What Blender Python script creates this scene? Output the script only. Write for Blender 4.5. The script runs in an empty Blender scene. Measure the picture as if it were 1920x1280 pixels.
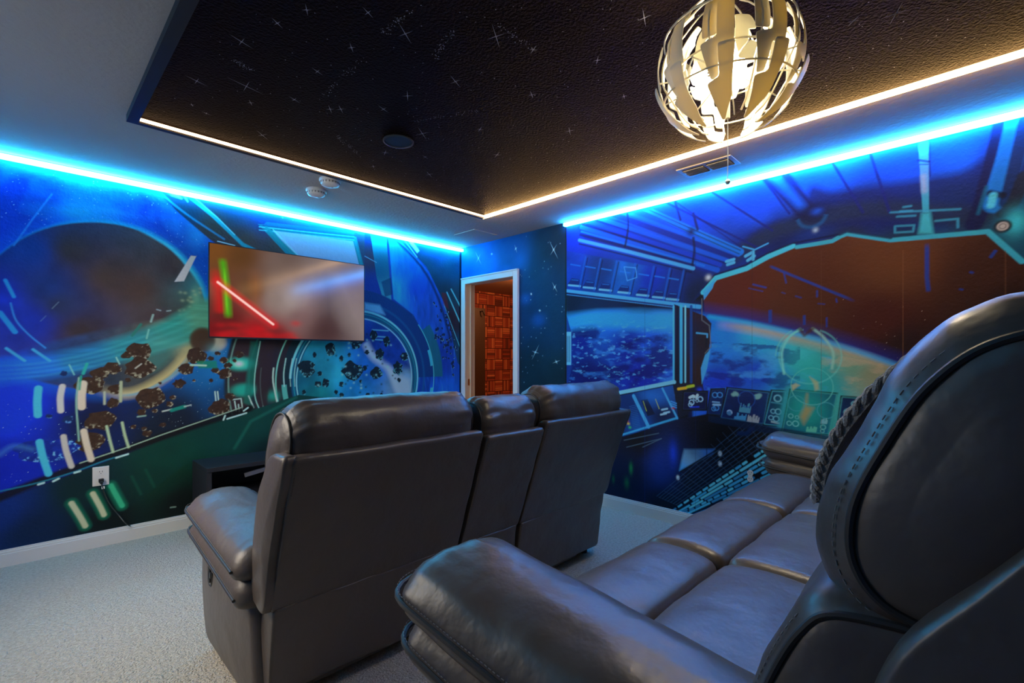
import bpy, bmesh, math, random
import numpy as np
from mathutils import Vector, Matrix

PI = math.pi
S = bpy.context.scene
COL = S.collection

# ------------------------------------------------------------------ camera
F = 904.4; TH = math.radians(44.516); HOR = 670.8; CH = 1.231
cd = bpy.data.cameras.new('camera'); cam = bpy.data.objects.new('camera', cd); COL.objects.link(cam)
cam.location = (0, 0, CH); cam.rotation_euler = (PI/2, 0, TH - PI/2)
cd.sensor_width = 36; cd.lens = F*36/1920; cd.shift_y = (HOR-640)/1920; cd.clip_start = .02
S.camera = cam
S.view_settings.view_transform = 'Standard'; S.view_settings.look = 'None'
S.view_settings.exposure = 0.0; S.view_settings.gamma = 1; S.view_settings.use_curve_mapping = False
S.cycles.use_denoising = True
S.cycles.max_bounces = 8; S.cycles.diffuse_bounces = 4
S.cycles.sample_clamp_indirect = 4

# room: x to the right along the TV wall, y towards the TV wall
XR, YT, H = 3.409, 4.134, 2.44
XL, YB = -.50, -2.20
TX0, TX1, TY0, TY1 = .365, 2.736, -1.75, 3.048      # black ceiling panel
RISER = .20; RY = .98
DO0, DO1, DOH = 3.32, 4.05, 2.035                   # doorway in the right wall

# ------------------------------------------------------------------ world and added daylight
w = bpy.data.worlds.new('world'); S.world = w; w.use_nodes = True
w.node_tree.nodes['Background'].inputs[0].default_value = (.55, .7, 1, 1)
w.node_tree.nodes['Background'].inputs[1].default_value = .6

def area(name, loc, rot, sx, sy, power, col):
    l = bpy.data.lights.new(name, 'AREA'); l.shape = 'RECTANGLE'; l.size = sx; l.size_y = sy
    l.energy = power; l.color = col; l.spread = math.radians(158)
    o = bpy.data.objects.new(name, l); COL.objects.link(o); o.location = loc; o.rotation_euler = rot
    return o
WY0, WY1, WZ0, WZ1 = 1.9, 3.3, .95, 2.15           # added window in the left wall, out of view beside the front sofa
area('added_window_fill', (XL-.20, (WY0+WY1)/2, (WZ0+WZ1)/2), (0, -PI/2+.80, 0), 1.2, 1.4, 44, (1, .87, .70))  # fill light added from the left, placed behind the added window
def point(name, loc, power, col, r=.04):
    l = bpy.data.lights.new(name, 'POINT'); l.energy = power; l.color = col; l.shadow_soft_size = r
    o = bpy.data.objects.new(name, l); COL.objects.link(o); o.location = loc; return o
LAMP = (1.55, .577, 2.150)
point('pendant_bulb_light', (LAMP[0], LAMP[1], LAMP[2]+.0), 34, (1, .82, .56), .05)
point('hallway_ceiling_light', (5.3, 4.6, 2.25), 75, (1, .42, .16), .08)
STRIP_TV = ((.016, .52, 1), 76.); STRIP_R = ((.015, .34, 1), 76.); STRIP_L = ((.0, .5, 1), 9.)
STRIP_W = ((1, .56, .20), 27.); STRIP_W2 = ((1, .60, .32), 6.)

# ------------------------------------------------------------------ helpers
def lin(c):
    return tuple(((v/255.)/12.92 if v/255. <= .04045 else ((v/255.+.055)/1.055)**2.4) for v in c)
def tag(o, label=None, cat=None, group=None, kind=None):
    if label: o['label'] = label
    if cat: o['category'] = cat
    if group: o['group'] = group
    if kind: o['kind'] = kind
    return o
def empty(name, loc, label, cat, group=None, rz=0):
    o = bpy.data.objects.new(name, None); COL.objects.link(o); o.location = loc; o.rotation_euler.z = rz
    o.empty_display_size = .05
    return tag(o, label, cat, group)
def mesh_obj(name, verts, faces, mat, parent=None, smooth=True, mats=None, midx=None):
    me = bpy.data.meshes.new(name); me.from_pydata([tuple(v) for v in verts], [], [tuple(f) for f in faces])
    if mats:
        for m in mats: me.materials.append(m)
        me.polygons.foreach_set('material_index', midx)
    elif mat: me.materials.append(mat)
    if smooth: me.polygons.foreach_set('use_smooth', [True]*len(me.polygons))
    me.update()
    o = bpy.data.objects.new(name, me); COL.objects.link(o)
    if parent: o.parent = parent
    return o
class MB:
    """collects shapes for ONE mesh"""
    def __init__(s): s.v = []; s.f = []
    def add(s, v, f):
        n = len(s.v); s.v += [tuple(p) for p in v]; s.f += [tuple(i+n for i in q) for q in f]; return s
    def box(s, a, b):
        x0, y0, z0 = a; x1, y1, z1 = b
        return s.add([(x0,y0,z0),(x1,y0,z0),(x1,y1,z0),(x0,y1,z0),(x0,y0,z1),(x1,y0,z1),(x1,y1,z1),(x0,y1,z1)],
                     [(0,3,2,1),(4,5,6,7),(0,1,5,4),(1,2,6,5),(2,3,7,6),(3,0,4,7)])
    def tube(s, pts, r, n=8, closed=False):
        P = [Vector(p) for p in pts]; m = len(P); V = []; Fc = []
        up = None
        for i in range(m):
            if closed: t = P[(i+1) % m]-P[i-1]
            else: t = P[min(i+1, m-1)]-P[max(i-1, 0)]
            t.normalize()
            if up is None:
                up = Vector((0,0,1)) if abs(t.z) < .9 else Vector((1,0,0))
            a = up - t*up.dot(t)
            if a.length < 1e-5: a = t.orthogonal()
            a.normalize(); up = a; b = t.cross(a)
            rr = r[i] if hasattr(r, '__len__') else r
            for k in range(n):
                q = 2*PI*k/n; V.append(P[i]+a*math.cos(q)*rr+b*math.sin(q)*rr)
        for i in range(m if closed else m-1):
            j = (i+1) % m
            for k in range(n):
                l = (k+1) % n; Fc.append((i*n+k, i*n+l, j*n+l, j*n+k))
        if not closed: Fc.append(tuple(range(n))[::-1]); Fc.append(tuple((m-1)*n+k for k in range(n)))
        return s.add(V, Fc)
    def lathe(s, prof, c=(0,0,0), n=32):
        V = []; Fc = []; m = len(prof)
        for r, z in prof:
            for k in range(n):
                q = 2*PI*k/n; V.append((c[0]+r*math.cos(q), c[1]+r*math.sin(q), c[2]+z))
        for i in range(m-1):
            for k in range(n):
                l = (k+1) % n; Fc.append((i*n+k, i*n+l, (i+1)*n+l, (i+1)*n+k))
        Fc.append(tuple(range(n))[::-1]); Fc.append(tuple((m-1)*n+k for k in range(n)))
        return s.add(V, Fc)
    def build(s, name, mat, parent=None, smooth=True, bevel=0, fix=True):
        o = mesh_obj(name, s.v, s.f, mat, parent, smooth)
        if fix:
            bm = bmesh.new(); bm.from_mesh(o.data); bmesh.ops.recalc_face_normals(bm, faces=bm.faces); bm.to_mesh(o.data); bm.free()
        if bevel:
            b = o.modifiers.new('bevel', 'BEVEL'); b.width = bevel; b.segments = 3; b.limit_method = 'ANGLE'
        if smooth:
            try: o.data.set_sharp_from_angle(angle=math.radians(40))
            except Exception: pass
        return o

def mat(name, col, rough=.5, metal=0, spec=.5, bump=None, vary=None, emit=None, coat=0, trans=0):
    m = bpy.data.materials.new(name); m.use_nodes = True; nt = m.node_tree; b = nt.nodes['Principled BSDF']
    b.inputs['Base Color'].default_value = (*col, 1); b.inputs['Roughness'].default_value = rough
    b.inputs['Metallic'].default_value = metal; b.inputs['Specular IOR Level'].default_value = spec
    if coat: b.inputs['Coat Weight'].default_value = coat; b.inputs['Coat Roughness'].default_value = .15
    if trans: b.inputs['Transmission Weight'].default_value = trans
    tc = nt.nodes.new('ShaderNodeTexCoord')
    if bump:                                            # list of (scale, detail, strength, distance)
        prev = None
        for sc, det, st, di in bump:
            n = nt.nodes.new('ShaderNodeTexNoise'); n.inputs['Scale'].default_value = sc; n.inputs['Detail'].default_value = det
            nt.links.new(tc.outputs['Object'], n.inputs['Vector'])
            bp = nt.nodes.new('ShaderNodeBump'); bp.inputs['Strength'].default_value = st; bp.inputs['Distance'].default_value = di
            nt.links.new(n.outputs['Fac'], bp.inputs['Height'])
            if prev: nt.links.new(prev.outputs[0], bp.inputs['Normal'])
            prev = bp
        nt.links.new(prev.outputs[0], b.inputs['Normal'])
    if vary:                                            # (scale, other colour, detail)
        n = nt.nodes.new('ShaderNodeTexNoise'); n.inputs['Scale'].default_value = vary[0]; n.inputs['Detail'].default_value = vary[2]
        nt.links.new(tc.outputs['Object'], n.inputs['Vector'])
        r = nt.nodes.new('ShaderNodeValToRGB'); r.color_ramp.elements[0].position = .35; r.color_ramp.elements[1].position = .65
        r.color_ramp.elements[0].color = (*col, 1); r.color_ramp.elements[1].color = (*vary[1], 1)
        nt.links.new(n.outputs['Fac'], r.inputs[0]); nt.links.new(r.outputs[0], b.inputs['Base Color'])
    if emit:
        b.inputs['Emission Color'].default_value = (*emit[0], 1); b.inputs['Emission Strength'].default_value = emit[1]
    return m
M = {}
M['leather'] = mat('leather', (.082, .064, .054), .38, spec=.55, bump=[(9, 4, .38, .016), (26, 3, .12, .004), (230, 2, .12, .0008)])
M['leather_back'] = mat('leather_back', (.036, .032, .030), .42, spec=.5, bump=[(4, 2, .18, .012), (260, 2, .10, .0008)])
M['piping'] = mat('piping', (.022, .019, .018), .5)
M['stitch'] = mat('stitch', (.20, .19, .19), .8)
M['black'] = mat('black_plastic', (.012, .012, .013), .35)
M['ceiling'] = mat('ceiling_paint', (.46, .42, .37), .85, bump=[(45, 4, .55, .006), (160, 2, .3, .002)])
M['ceil_black'] = mat('ceiling_black_paint', (.0055, .0028, .0014), .55, spec=.035, bump=[(85, 5, 1.0, .012)])
M['trim_black'] = mat('trim_black_paint', (.008, .008, .009), .45)
M['star'] = mat('star_paint', (.30, .33, .36), .7)
M['trim'] = mat('white_trim', (.72, .72, .70), .4)
M['wall'] = mat('wall_paint', (.16, .20, .26), .8, bump=[(45, 4, .4, .004)])
M['carpet'] = mat('carpet', (.60, .54, .45), .95, spec=.1, bump=[(120, 3, 1.0, .016), (45, 3, .6, .012)], vary=(70, (.46, .41, .34), 6))
M['white'] = mat('white_plastic', (.75, .74, .70), .45)
M['slot'] = mat('outlet_slot', (.03, .03, .03), .6)
M['vent'] = mat('vent_metal', (.45, .48, .50), .5)
M['vent_dark'] = mat('vent_dark', (.02, .025, .03), .8)
M['furn'] = mat('black_laminate', (.012, .012, .016), .5, bump=[(60, 3, .1, .001)])
M['jamb'] = mat('jamb_paint', (.75, .62, .48), .5)
M['brass'] = mat('brass', (.5, .33, .12), .3, metal=1)
M['cord'] = mat('cord', (.03, .035, .03), .5)
M['glass'] = mat('window_glass', (1, 1, 1), .02, trans=1)
def strip_mat(name, spec):
    m = mat(name, (.8, .8, .8), .5, emit=spec); return m
M['led_tv'] = strip_mat('led_cyan', STRIP_TV); M['led_r'] = strip_mat('led_blue', STRIP_R); M['led_l'] = strip_mat('led_side', STRIP_L)
M['led_w'] = strip_mat('led_warm', STRIP_W); M['led_w2'] = strip_mat('led_warm_dim', STRIP_W2)
def vcol_mat(name, rough, bump, emit=0, spec=.4):
    m = mat(name, (1, 1, 1), rough, bump=bump, spec=spec); nt = m.node_tree; b = nt.nodes['Principled BSDF']
    a = nt.nodes.new('ShaderNodeVertexColor'); a.layer_name = 'paint'
    if emit:
        b.inputs['Base Color'].default_value = (.01, .01, .01, 1)
        nt.links.new(a.outputs['Color'], b.inputs['Emission Color']); b.inputs['Emission Strength'].default_value = emit
    else: nt.links.new(a.outputs['Color'], b.inputs['Base Color'])
    return m
M['mural'] = vcol_mat('mural_print', .62, [(60, 4, .5, .004), (22, 2, .25, .004)], spec=.3)
M['mural_r'] = vcol_mat('mural_print_satin', .55, [(60, 4, .35, .004), (22, 2, .2, .004)], spec=.2)
M['screen'] = vcol_mat('tv_screen', .12, None, emit=1.0)

# pixel of the photograph -> point on one of the room's planes (camera is at x=y=0)
def ray(px, py):
    u = (px-960)/F; c, s = math.cos(TH), math.sin(TH)
    return (c+u*s, s-u*c, (HOR-py)/F)
def on_y(px, py, y): r = ray(px, py); t = y/r[1]; return (r[0]*t, y, CH+r[2]*t)
def on_x(px, py, x): r = ray(px, py); t = x/r[0]; return (x, r[1]*t, CH+r[2]*t)
def on_z(px, py, z): r = ray(px, py); t = (z-CH)/r[2]; return (r[0]*t, r[1]*t, z)

# ------------------------------------------------------------------ painter for printed murals (wall coordinates, metres)
def spline(P, n=8, closed=True):
    P = np.array(P, float); m = len(P); out = []
    for i in range(m if closed else m-1):
        if closed: p0, p1, p2, p3 = P[i-1], P[i], P[(i+1) % m], P[(i+2) % m]
        else: p0, p1, p2, p3 = P[max(i-1,0)], P[i], P[i+1], P[min(i+2,m-1)]
        for k in range(n):
            t = k/n
            out.append(.5*((2*p1)+(-p0+p2)*t+(2*p0-5*p1+4*p2-p3)*t*t+(-p0+3*p1-3*p2+p3)*t**3))
    if not closed: out.append(P[-1])
    return np.array(out)
def vnoise(x, y, seed):
    rs = np.random.RandomState(seed); T = rs.rand(64, 64).astype(np.float32)
    xi = np.floor(x).astype(int); yi = np.floor(y).astype(int); fx = x-xi; fy = y-yi
    fx = fx*fx*(3-2*fx); fy = fy*fy*(3-2*fy)
    a = T[yi % 64, xi % 64]; b = T[yi % 64, (xi+1) % 64]; c = T[(yi+1) % 64, xi % 64]; d = T[(yi+1) % 64, (xi+1) % 64]
    return (a*(1-fx)+b*fx)*(1-fy)+(c*(1-fx)+d*fx)*fy
def fbm(x, y, seed, octv=4):
    s = 0; a = .5; t = 0
    for k in range(octv): s = s+a*vnoise(x*2**k+k*7.3, y*2**k+k*3.1, seed+k); t += a; a *= .5
    return s/t
class Canvas:
    def __init__(s, u0, u1, z0, z1, res, mp):
        s.nu = int(round((u1-u0)/res))+1; s.nz = int(round((z1-z0)/res))+1
        s.u = np.linspace(u0, u1, s.nu).astype(np.float32); s.z = np.linspace(z0, z1, s.nz).astype(np.float32)
        s.C = np.zeros((s.nz, s.nu, 3), np.float32); s.mp = mp
    def sub(s, P, pad):
        P = np.asarray(P); a = P.min(0)-pad; b = P.max(0)+pad
        i0 = max(np.searchsorted(s.u, a[0])-1, 0); i1 = min(np.searchsorted(s.u, b[0])+1, s.nu)
        j0 = max(np.searchsorted(s.z, a[1])-1, 0); j1 = min(np.searchsorted(s.z, b[1])+1, s.nz)
        if i1 <= i0 or j1 <= j0: return None
        return (slice(j0, j1), slice(i0, i1)), *np.meshgrid(s.u[i0:i1], s.z[j0:j1])
    def m(s, P): return np.array([s.mp(*p) for p in P])
    @staticmethod
    def dist(X, Y, P, closed):
        n = len(P); D = np.full(X.shape, 1e9, np.float32); ins = np.zeros(X.shape, bool); W = np.zeros(X.shape, np.float32)
        for i in range(n if closed else n-1):
            a = P[i]; b = P[(i+1) % n]; e = b-a; L = max(float(e@e), 1e-12)
            t = np.clip(((X-a[0])*e[0]+(Y-a[1])*e[1])/L, 0, 1)
            d = (X-a[0]-t*e[0])**2+(Y-a[1]-t*e[1])**2
            up = d < D; D = np.where(up, d, D)
            if not closed: W = np.where(up, (i+t)/(n-1), W)
            else:
                if a[1] != b[1]:
                    cr = ((a[1] > Y) != (b[1] > Y)) & (X < (b[0]-a[0])*(Y-a[1])/(b[1]-a[1])+a[0]); ins ^= cr
        D = np.sqrt(D)
        return (np.where(ins, -D, D) if closed else D), W
    def mix(s, sl, A, col):
        A = np.clip(A, 0, 1)[..., None]
        s.C[sl] = s.C[sl]*(1-A)+np.asarray(col, np.float32)*A
    def grad(s, sl, X, Y, stops):       # colour interpolated from scattered stops (px,py,rgb) by inverse distance
        W = 0; Cc = 0
        for px, py, rgb in stops:
            q = s.mp(px, py); d = ((X-q[0])**2+(Y-q[1])**2+.003)**-1.6
            W = W+d; Cc = Cc+d[..., None]*np.array(lin(rgb), np.float32)
        return Cc/W[..., None]
    def poly(s, P, col, a=1, soft=.004, smooth=0, stops=None, noise=None, raw=False):
        P = np.array(P, float) if raw else s.m(P)
        if smooth: P = spline(P, smooth)
        r = s.sub(P, soft*2)
        if r is None: return
        sl, X, Y = r; D, _ = s.dist(X, Y, P, True)
        A = np.clip(.5-D/soft, 0, 1)*a
        c = s.grad(sl, X, Y, stops) if stops else np.array(lin(col), np.float32)*np.ones(X.shape+(3,), np.float32)
        if noise:
            sc, amp, seed = noise[:3]; st = noise[3] if len(noise) > 3 else 1
            c = c*(1+amp*(fbm(X*sc, Y*sc*st, seed)-.5)*2)[..., None]
        s.mix(sl, A, np.clip(c, 0, 1))
    def line(s, P, wd, col, a=1, soft=.004, smooth=0, raw=False, fade=0):
        P = np.array(P, float) if raw else s.m(P)
        if smooth: P = spline(P, smooth, False)
        r = s.sub(P, wd+soft*2)
        if r is None: return
        sl, X, Y = r; D, W = s.dist(X, Y, P, False)
        A = np.clip(.5-(D-wd/2)/soft, 0, 1)*a
        if fade: A = A*np.clip(np.minimum(W, 1-W)/fade, 0, 1)
        s.mix(sl, A, lin(col))
    def glow(s, px, py, rx, rz, col, a=1, p=2, raw=False):
        q = (px, py) if raw else s.mp(px, py); R = max(rx, rz)*2.2
        r = s.sub([q], R)
        if r is None: return
        sl, X, Y = r; d = ((X-q[0])/rx)**2+((Y-q[1])/rz)**2
        s.mix(sl, np.exp(-d**(p/2))*a, lin(col))
    def ring(s, cx, cz, r0, r1, col, a=1, soft=.004, a0=None, a1=None):
        r = s.sub([(cx, cz)], r1+soft*2); sl, X, Y = r
        R = np.hypot(X-cx, Y-cz); A = np.clip(.5+(R-r0)/soft, 0, 1)*np.clip(.5-(R-r1)/soft, 0, 1)*a
        if a0 is not None:
            T = np.degrees(np.arctan2(Y-cz, X-cx)) % 360; T = np.where(T < a0, T+360, T); A = A*(T < a1)
        s.mix(sl, A, lin(col))
    def rock(s, px, py, R, dark, light, seed, sx=1.2):
        rs = random.Random(seed); q = s.mp(px, py); n = 14
        P = np.array([(q[0]+R*sx*rs.uniform(.72, 1.12)*math.cos(2*PI*k/n), q[1]+R*rs.uniform(.72, 1.12)*math.sin(2*PI*k/n)) for k in range(n)])
        P = spline(P, 3); r = s.sub(P, .01)
        if r is None: return
        sl, X, Y = r; D, _ = s.dist(X, Y, P, True); A = np.clip(.5-D/.005, 0, 1)
        nz = fbm(X*70, Y*70, seed % 50+3, 3); ed = np.clip(1+D/(R*.5), 0, 1)*(((X-q[0])*.6-(Y-q[1])*.8)/R > -.25)
        k = np.clip((nz-.54)*8*ed, 0, 1)[..., None]
        c = np.array(lin(dark))*(1-k)*(.6+.8*nz[..., None])+np.array(lin(light))*k
        s.mix(sl, A, np.clip(c, 0, 1))
    def stars(s, P, n, seed, col=(200, 225, 255), r=(.002, .004)):
        P = s.m(P); rs = np.random.RandomState(seed); lo = P.min(0); hi = P.max(0)
        for k in range(n):
            q = lo+(hi-lo)*rs.rand(2); i = np.searchsorted(s.u, q[0]); j = np.searchsorted(s.z, q[1])
            if not (0 < i < s.nu-1 and 0 < j < s.nz-1): continue
            dd, _ = s.dist(np.array([[q[0]]]), np.array([[q[1]]]), P, True)
            if dd[0, 0] > 0: continue
            a = rs.rand()**2*.8+.15
            s.C[j, i] = s.C[j, i]*(1-a)+np.array(lin(col))*a
    def cross(s, px, py, R, col, ang, a=.9):
        q = s.mp(px, py)
        for k, L in ((0, R), (1, R*.55)):
            th = ang+k*1.25; d = np.array((math.cos(th)*L, math.sin(th)*L))
            s.line([q-d, q, q+d], .004, col, a, .005, raw=True, fade=.45)
        s.glow(q[0], q[1], .008, .008, col, .9, raw=True)
    def build(s, name, axis, fixed, material, hole=None, flip=False, gain=1):
        s.C = np.clip(s.C*gain, 0, .9) if gain != 1 else s.C
        nu, nz = s.nu, s.nz; U, Z = np.meshgrid(s.u, s.z)
        co = np.empty((nu*nz, 3), np.float32)
        if axis == 'y': co[:, 0] = U.ravel(); co[:, 1] = fixed; co[:, 2] = Z.ravel()
        elif axis == 'x': co[:, 0] = fixed; co[:, 1] = U.ravel(); co[:, 2] = Z.ravel()
        idx = np.arange(nu*nz).reshape(nz, nu)
        q = np.stack([idx[:-1, :-1], idx[:-1, 1:], idx[1:, 1:], idx[1:, :-1]], -1)
        if flip: q = q[..., ::-1]
        keep = np.ones(q.shape[:2], bool)
        if hole:
            uc = (s.u[:-1]+s.u[1:])/2; zc = (s.z[:-1]+s.z[1:])/2
            keep &= ~((uc[None, :] > hole[0]) & (uc[None, :] < hole[1]) & (zc[:, None] < hole[2]))
        q = q[keep]; n = len(q)
        me = bpy.data.meshes.new(name); me.vertices.add(nu*nz); me.vertices.foreach_set('co', co.ravel())
        me.loops.add(n*4); me.loops.foreach_set('vertex_index', q.ravel().astype(np.int32))
        me.polygons.add(n); me.polygons.foreach_set('loop_start', (np.arange(n)*4).astype(np.int32))
        me.update(calc_edges=True)
        at = me.color_attributes.new('paint', 'FLOAT_COLOR', 'POINT')
        rgba = np.ones((nu*nz, 4), np.float32); rgba[:, :3] = s.C.reshape(-1, 3); at.data.foreach_set('color', rgba.ravel())
        me.materials.append(material)
        o = bpy.data.objects.new(name, me); COL.objects.link(o); return o

# ------------------------------------------------------------------ printed mural on the TV wall
def mp_tv(px, py): q = on_y(px, py, YT); return (q[0], q[2])
T = Canvas(XL, XR, 0, H, .004, mp_tv)
UU, ZZ = np.meshgrid(T.u, T.z)
full = [(XL-.1, -.1), (XR+.1, -.1), (XR+.1, H+.1), (XL-.1, H+.1)]
T.poly(full, (8, 50, 190), raw=True, noise=(3, .5, 11), stops=[(0, 330, (6, 60, 200)), (0, 560, (5, 60, 215)), (250, 330, (5, 50, 190)),
    (150, 400, (10, 80, 210)), (0, 760, (5, 50, 215)), (0, 880, (3, 30, 165)), (180, 800, (8, 22, 60)), (300, 820, (12, 22, 34)),
    (430, 740, (14, 60, 100)), (420, 690, (20, 110, 170)), (330, 790, (16, 24, 38)), (380, 480, (8, 75, 175)), (60, 960, (2, 30, 110))])
n = fbm(UU*2.6, ZZ*2.6, 5, 5); k = np.clip((n-.53)*5, 0, 1)[..., None]*np.clip((ZZ-1.2)*2, 0, 1)[..., None]
T.C = T.C*(1-k*.55)+np.array(lin((20, 150, 225)), np.float32)*k*.55
T.glow(148, 398, .10, .055, (30, 165, 235), .75); T.glow(170, 405, .14, .035, (30, 165, 235), .5); T.glow(370, 440, .07, .10, (30, 150, 210), .55); T.glow(200, 395, .12, .02, (40, 160, 230), .45)
T.stars([(0, 300), (280, 350), (430, 470), (390, 620), (0, 620)], 420, 3)
T.stars([(0, 760), (470, 640), (480, 760), (0, 940)], 420, 4, (170, 200, 200))
T.poly([(0, 310), (40, 300), (90, 318), (30, 330), (0, 345)], (10, 90, 120), .6, .04)
# dark planet with lit rim
pl = [(-40, 560), (-20, 500), (20, 462), (70, 434), (130, 419), (200, 418), (262, 433), (315, 463), (352, 500), (376, 540), (388, 590), (384, 640), (330, 700), (240, 735), (120, 725), (20, 690), (-30, 630)]
T.poly(pl, (10, 110, 215), .85, .16, 6)
T.poly([(a+7, b-3) for a, b in pl], (40, 190, 215), .75, .035, 6)
T.poly(pl, (70, 50, 42), 1, .012, 6, noise=(14, .25, 21), stops=[(-10, 560, (8, 50, 190)), (60, 470, (15, 60, 140)), (60, 600, (12, 45, 165)), (90, 540, (22, 50, 110)),
    (130, 470, (62, 46, 40)), (200, 520, (78, 55, 42)), (260, 540, (84, 58, 44)), (320, 500, (66, 50, 46)), (150, 620, (60, 45, 40)), (300, 600, (74, 52, 50)), (375, 540, (50, 110, 120)), (380, 590, (120, 160, 130)), (365, 575, (50, 90, 78)), (345, 580, (60, 62, 60)), (110, 570, (40, 48, 75))])  # warm lamp light on the dark planet is painted in as brown
T.line([(262, 432), (315, 461), (353, 500), (378, 540)], .014, (70, 205, 230), .85, .02, 8, fade=.3)
T.glow(368, 560, .035, .09, (120, 190, 150), .6)
for i in range(40):
    rs = random.Random(i); T.glow(355+rs.uniform(-22, 22), 570+rs.uniform(-30, 30), .012, .01, rs.choice([(165, 185, 140), (60, 90, 80)]), .5)
# lower half of the planet seen through the belt
low = [(-30, 690), (60, 712), (140, 724), (200, 737), (260, 732), (315, 706), (350, 670), (372, 630), (390, 600), (300, 600), (100, 640)]
T.poly(low, (60, 85, 90), .8, .03, 6, noise=(22, .4, 41), stops=[(0, 680, (12, 70, 200)), (120, 690, (25, 65, 110)), (200, 700, (36, 50, 60)), (300, 670, (60, 66, 60)), (350, 650, (150, 150, 105)), (260, 700, (60, 62, 55))])
T.line([(180, 728), (225, 738), (262, 732), (312, 704), (347, 668), (360, 640)], .05, (196, 180, 118), .9, .05, 8, fade=.25)
T.line([(220, 741), (262, 736), (318, 707), (352, 670)], .012, (60, 160, 190), .7, .015, 8, fade=.2)
# belt
bt = [(-60, 676), (60, 668), (180, 645), (300, 605), (392, 560), (396, 625), (310, 655), (180, 690), (60, 712), (-60, 725)]
T.poly(bt, (40, 160, 150), .95, .05, 5, noise=(3, .35, 31, 14), stops=[(0, 700, (8, 90, 235)), (70, 690, (20, 110, 225)), (150, 670, (30, 120, 170)), (250, 645, (40, 135, 140)), (320, 610, (40, 150, 130)), (380, 590, (90, 165, 130)), (300, 650, (70, 150, 130))])
for i in range(9):
    o = i*8; T.line([(-40, 684+o*.5), (80, 676+o*.5), (200, 650+o*.55), (320, 605+o*.8), (385, 575+o*.9)], .008, (90, 215, 210) if i % 2 else (20, 90, 105), .2, .02, 8, fade=.2)
T.poly([(250, 700), (300, 690), (345, 640), (350, 600), (300, 640), (240, 665)], (60, 150, 135), .35, .05, 5)
# small moon
T.glow(404, 640, .075, .075, (205, 190, 150), .8, 8); T.glow(380, 637, .085, .095, (72, 52, 38), 1, 14); T.glow(402, 655, .05, .05, (80, 150, 150), .5)
# dark diagonal hull at the top left
T.poly([(278, 340), (330, 395), (395, 450), (470, 500), (560, 520), (690, 530), (700, 420), (480, 370), (380, 340), (300, 320)], (60, 44, 38), 1, .008, noise=(10, .2, 51),
    stops=[(300, 350, (4, 40, 110)), (350, 400, (10, 40, 70)), (400, 430, (62, 48, 42)), (460, 460, (72, 52, 44)), (500, 400, (4, 40, 120)), (600, 415, (6, 60, 150)), (440, 385, (10, 40, 80)), (690, 470, (52, 56, 80)), (640, 440, (20, 60, 120)), (520, 470, (70, 55, 50))])  # upper stops carry the LED strip's blue light as colour
T.line([(278, 342), (345, 398), (420, 448)], .012, (30, 150, 200), .6, .012, 4)
T.poly([(300, 345), (328, 352), (340, 372), (322, 366)], (150, 210, 235), .9, .02)
T.poly([(332, 352), (345, 360), (352, 378)], (150, 210, 235), .7, .015)
T.line([(340, 355), (400, 405), (455, 458), (480, 470)], .028, (30, 150, 165), .95, .008); T.line([(352, 360), (408, 408), (440, 440)], .006, (140, 225, 235), .8, .006)
T.line([(408, 452), (440, 460)], .006, (200, 230, 235), .8)
# light quadrilateral skylight above the TV
T.poly([(484, 420), (668, 444), (688, 520), (560, 505), (533, 472)], (20, 120, 130), 1, .006)
T.poly([(490, 424), (664, 446), (664, 436), (500, 416)], (10, 80, 120), 1, .006)
for i in range(4): T.line([(486, 422+i*3), (664, 441+i*3)], .005, (110, 210, 220) if i % 2 else (10, 60, 90), .8, .006)
T.poly([(512, 432), (662, 452), (678, 515), (560, 500), (546, 475)], (150, 178, 205), 1, .006, noise=(40, .06, 61))
T.line([(500, 428), (556, 482)], .03, (20, 130, 135), 1, .01); T.line([(512, 430), (566, 486)], .006, (140, 225, 225), .8, .006)
T.line([(666, 452), (684, 520)], .02, (30, 135, 150), 1, .008)
for a, b, c_, d in ((584, 417, 660, 428), (600, 421, 628, 424), (630, 427, 645, 430), (655, 430, 672, 436), (610, 410, 622, 416), (560, 405, 562, 412), (528, 402, 530, 408)):
    T.line([(a, b), (c_, d)], .005, (90, 200, 235), .7, .006)
for i in range(26):
    rs = random.Random(i+60); x = rs.uniform(540, 640); T.line([(x, 400), (x+2, 400+rs.uniform(5, 16))], .003, (40, 150, 230), .4, .004)
# hull and blue sea of planet right of the TV
T.poly([(684, 430), (866, 450), (866, 780), (684, 780)], (10, 60, 130), 1, .006, noise=(8, .3, 71), stops=[(690, 450, (4, 40, 120)), (690, 500, (48, 50, 78)), (710, 560, (10, 60, 160)), (800, 560, (6, 50, 95)), (830, 640, (10, 60, 130)), (850, 500, (10, 90, 130)), (850, 700, (10, 80, 190)), (760, 500, (15, 80, 200))])
T.poly([(728, 440), (748, 448), (815, 520), (842, 590), (862, 680), (862, 770), (800, 780), (812, 660), (775, 590), (738, 560)], (14, 100, 225), 1, .012, 0,
       stops=[(735, 480, (30, 150, 240)), (740, 540, (40, 170, 235)), (780, 540, (10, 80, 210)), (800, 580, (20, 90, 200)), (830, 680, (8, 60, 165)), (835, 740, (10, 100, 215)), (760, 500, (20, 120, 235))], noise=(26, .35, 81, .25))
for i in range(46):
    rs = random.Random(i+5); x = rs.uniform(765, 855); y = 560+(x-765)*1.1+rs.uniform(-40, 110); T.line([(x, y), (x+rs.uniform(1, 6), y+rs.uniform(15, 45))], .007, rs.choice([(70, 170, 230), (30, 130, 220), (5, 50, 150)]), .45, .012, fade=.4)
T.poly([(684, 430), (695, 430), (722, 560), (700, 560), (684, 545)], (40, 46, 86), .9, .01, stops=[(690, 440, (4, 40, 120)), (692, 480, (62, 50, 70)), (700, 540, (20, 60, 150))])
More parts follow.
